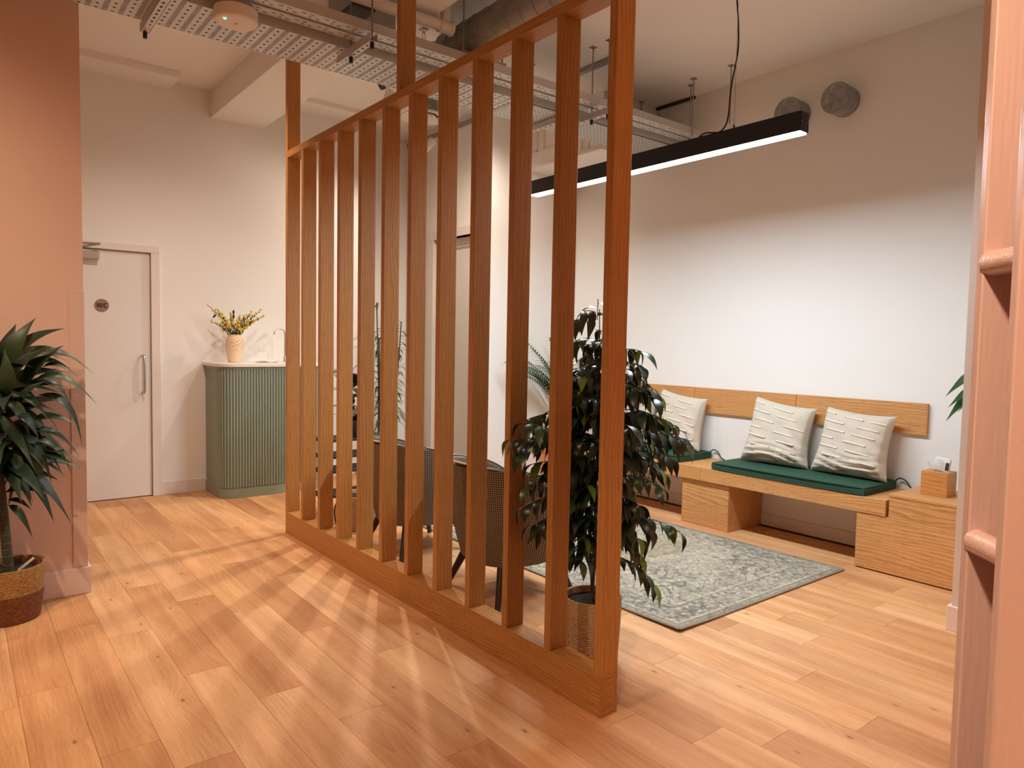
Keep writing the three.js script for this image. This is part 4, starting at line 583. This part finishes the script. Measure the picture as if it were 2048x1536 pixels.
{
  const c = thing('bamboo_palm', 'tall bushy bamboo palm in the alcove beyond the slats', 'potted plant', [3.33, 0, -6.2]), R = rng(61); const MB = mat(lin(0.06, 0.09, 0.03), 0.6);
  part(c, 'pot', lathe([[0.001, 0], [0.13, 0], [0.15, 0.28], [0.14, 0.285], [0.136, 0.25], [0.001, 0.25]], 36), MWHITE); const G = leafGeo(0.13, 0.018, { droop: 0.35, n: 5 }), G2 = leafGeo(0.15, 0.022, { droop: 0.6, n: 5 });
  let n = 0; for (let s = 0; s < 9; s++) { const a = s * 2.4, h = 1.15 + 0.6 * R(), r = 0.05 + 0.12 * R(), cv = new THREE.CatmullRomCurve3([V3(0.06 * Math.cos(a), 0.25, 0.06 * Math.sin(a)), V3(r * 0.7 * Math.cos(a), 0.8, r * 0.7 * Math.sin(a)), V3(r * Math.cos(a), h, r * Math.sin(a))]); part(c, 'cane', new THREE.TubeGeometry(cv, 16, 0.006, 6), MB); for (let k = 0; k < 30; k++) { const t = 0.22 + 0.78 * R(), q = cv.getPoint(t), b = R() * 6.28; putLeaf(c, k % 2 ? G : G2, R() < 0.7 ? LD2 : LM, q, V3(Math.cos(b), 0.5 * R() - 0.1, Math.sin(b) * 0.7), V3(0, 1, 0), 0.8 + 0.5 * R()); n++; } }
}
{
  const k = thing('plant_rack', 'black slatted plant rack behind the far end of the oak screen', 'plant rack', [2.42, 0, -5.03]); const M = mat(lin(0.02, 0.016, 0.014), 0.5);
  for (const x of [-0.27, 0.27]) for (const z of [-0.12, 0.12]) part(k, 'leg', rbox(x - 0.009, x + 0.009, 0, 0.61, z - 0.009, z + 0.009, 0.002), M); for (const y of [0.6, 0.475, 0.365, 0.18]) for (const z of [-0.11, -0.055, 0, 0.055, 0.11]) part(k, 'slat', rbox(-0.28, 0.28, y - 0.009, y + 0.009, z - 0.018, z + 0.018, 0.002), M);
  const c = thing('rubber_plant', 'rubber plant with broad dark leaves on the black plant rack', 'potted plant', [2.42, 0.6095, -5.03]), R = rng(15); part(c, 'pot', lathe([[0.001, 0], [0.07, 0], [0.085, 0.13], [0.08, 0.132], [0.077, 0.115], [0.001, 0.114]], 32), mat(lin(0.02, 0.02, 0.02), 0.5));
  const G = leafGeo(0.2, 0.095, { droop: 0.25, n: 7, tip: 0.85, fold: 0.12 }); for (const [x, z, h] of [[0, 0, 0.5], [-0.05, 0.03, 0.42], [0.06, -0.02, 0.36]]) { part(c, 'stem', tube([[x * 0.3, 0.1, z * 0.3], [x, h * 0.5, z], [x * 2, h, z * 2]], 0.007, 12, 8), mat(lin(0.06, 0.05, 0.03), 0.7)); for (let q = 0; q < 9; q++) { const t = 0.3 + 0.7 * q / 8, a = q * 2.4 + x * 40; putLeaf(c, G, q % 4 === 3 ? LM : LD2, V3(x * 2 * t, h * t, z * 2 * t), V3(Math.cos(a), 0.25 + 0.5 * t, Math.sin(a)), V3(0, 1, 0), 0.8 + 0.4 * R()); } }
  const b = thing('woven_basket', 'pale woven basket with dark handles below the plant rack', 'basket', [2.28, 0, -4.64]); basket(b, 0.13, 0.15, 0.25, rattan); for (const s of [-1, 1]) part(b, 'handle', tube([[s * 0.145, 0.2, -0.03], [s * 0.165, 0.14, -0.02], [s * 0.162, 0.05, 0.0], [s * 0.165, 0.14, 0.02], [s * 0.145, 0.2, 0.03]], 0.004, 24, 6), MBLACK);
}
{
  const base = V3(4.6, 0.4915, -1.43), c = thing('strap_leaf_plant', 'strap-leaved plant in a white pot on the end unit by the wall end', 'potted plant', base.toArray()), R = rng(8);
  part(c, 'pot', lathe([[0.001, 0], [0.065, 0], [0.07, 0.01], [0.09, 0.17], [0.083, 0.172], [0.08, 0.15], [0.001, 0.148]], 36), MWHITE); const G = leafGeo(1, 0.19, { droop: 0.4, n: 8, fold: 0.25 }); part(c, 'stem', tube([[0, 0.14, 0], [-0.01, 0.3, 0], [0.0, 0.46, 0.0]], 0.007, 12, 8), mat(lin(0.08, 0.12, 0.04), 0.6));
  for (const [px, py, qx, qy, m] of [[1962, 772, 1906, 782, LM], [1960, 800, 1910, 805, LM], [1955, 803, 1904, 836, LM], [1958, 800, 1924, 820, LB]]) { const z = base.z - 0.03, a = at(px, py, 'z', z).sub(base), b = at(qx, qy, 'z', z).sub(base), d = b.clone().sub(a), len = d.length(); d.y += len * 0.3; putLeaf(c, G, m, a, d, V3(0, 1, 0.3), len * 0.95); }
  for (let k = 0; k < 5; k++) { const a = 2.2 + k * 0.5; putLeaf(c, G, LM, V3(0, 0.2 + 0.04 * k, 0), V3(Math.cos(a), 0.7, -0.5), V3(0, 1, 0), 0.13); }
}
renderer.render(scene, camera);
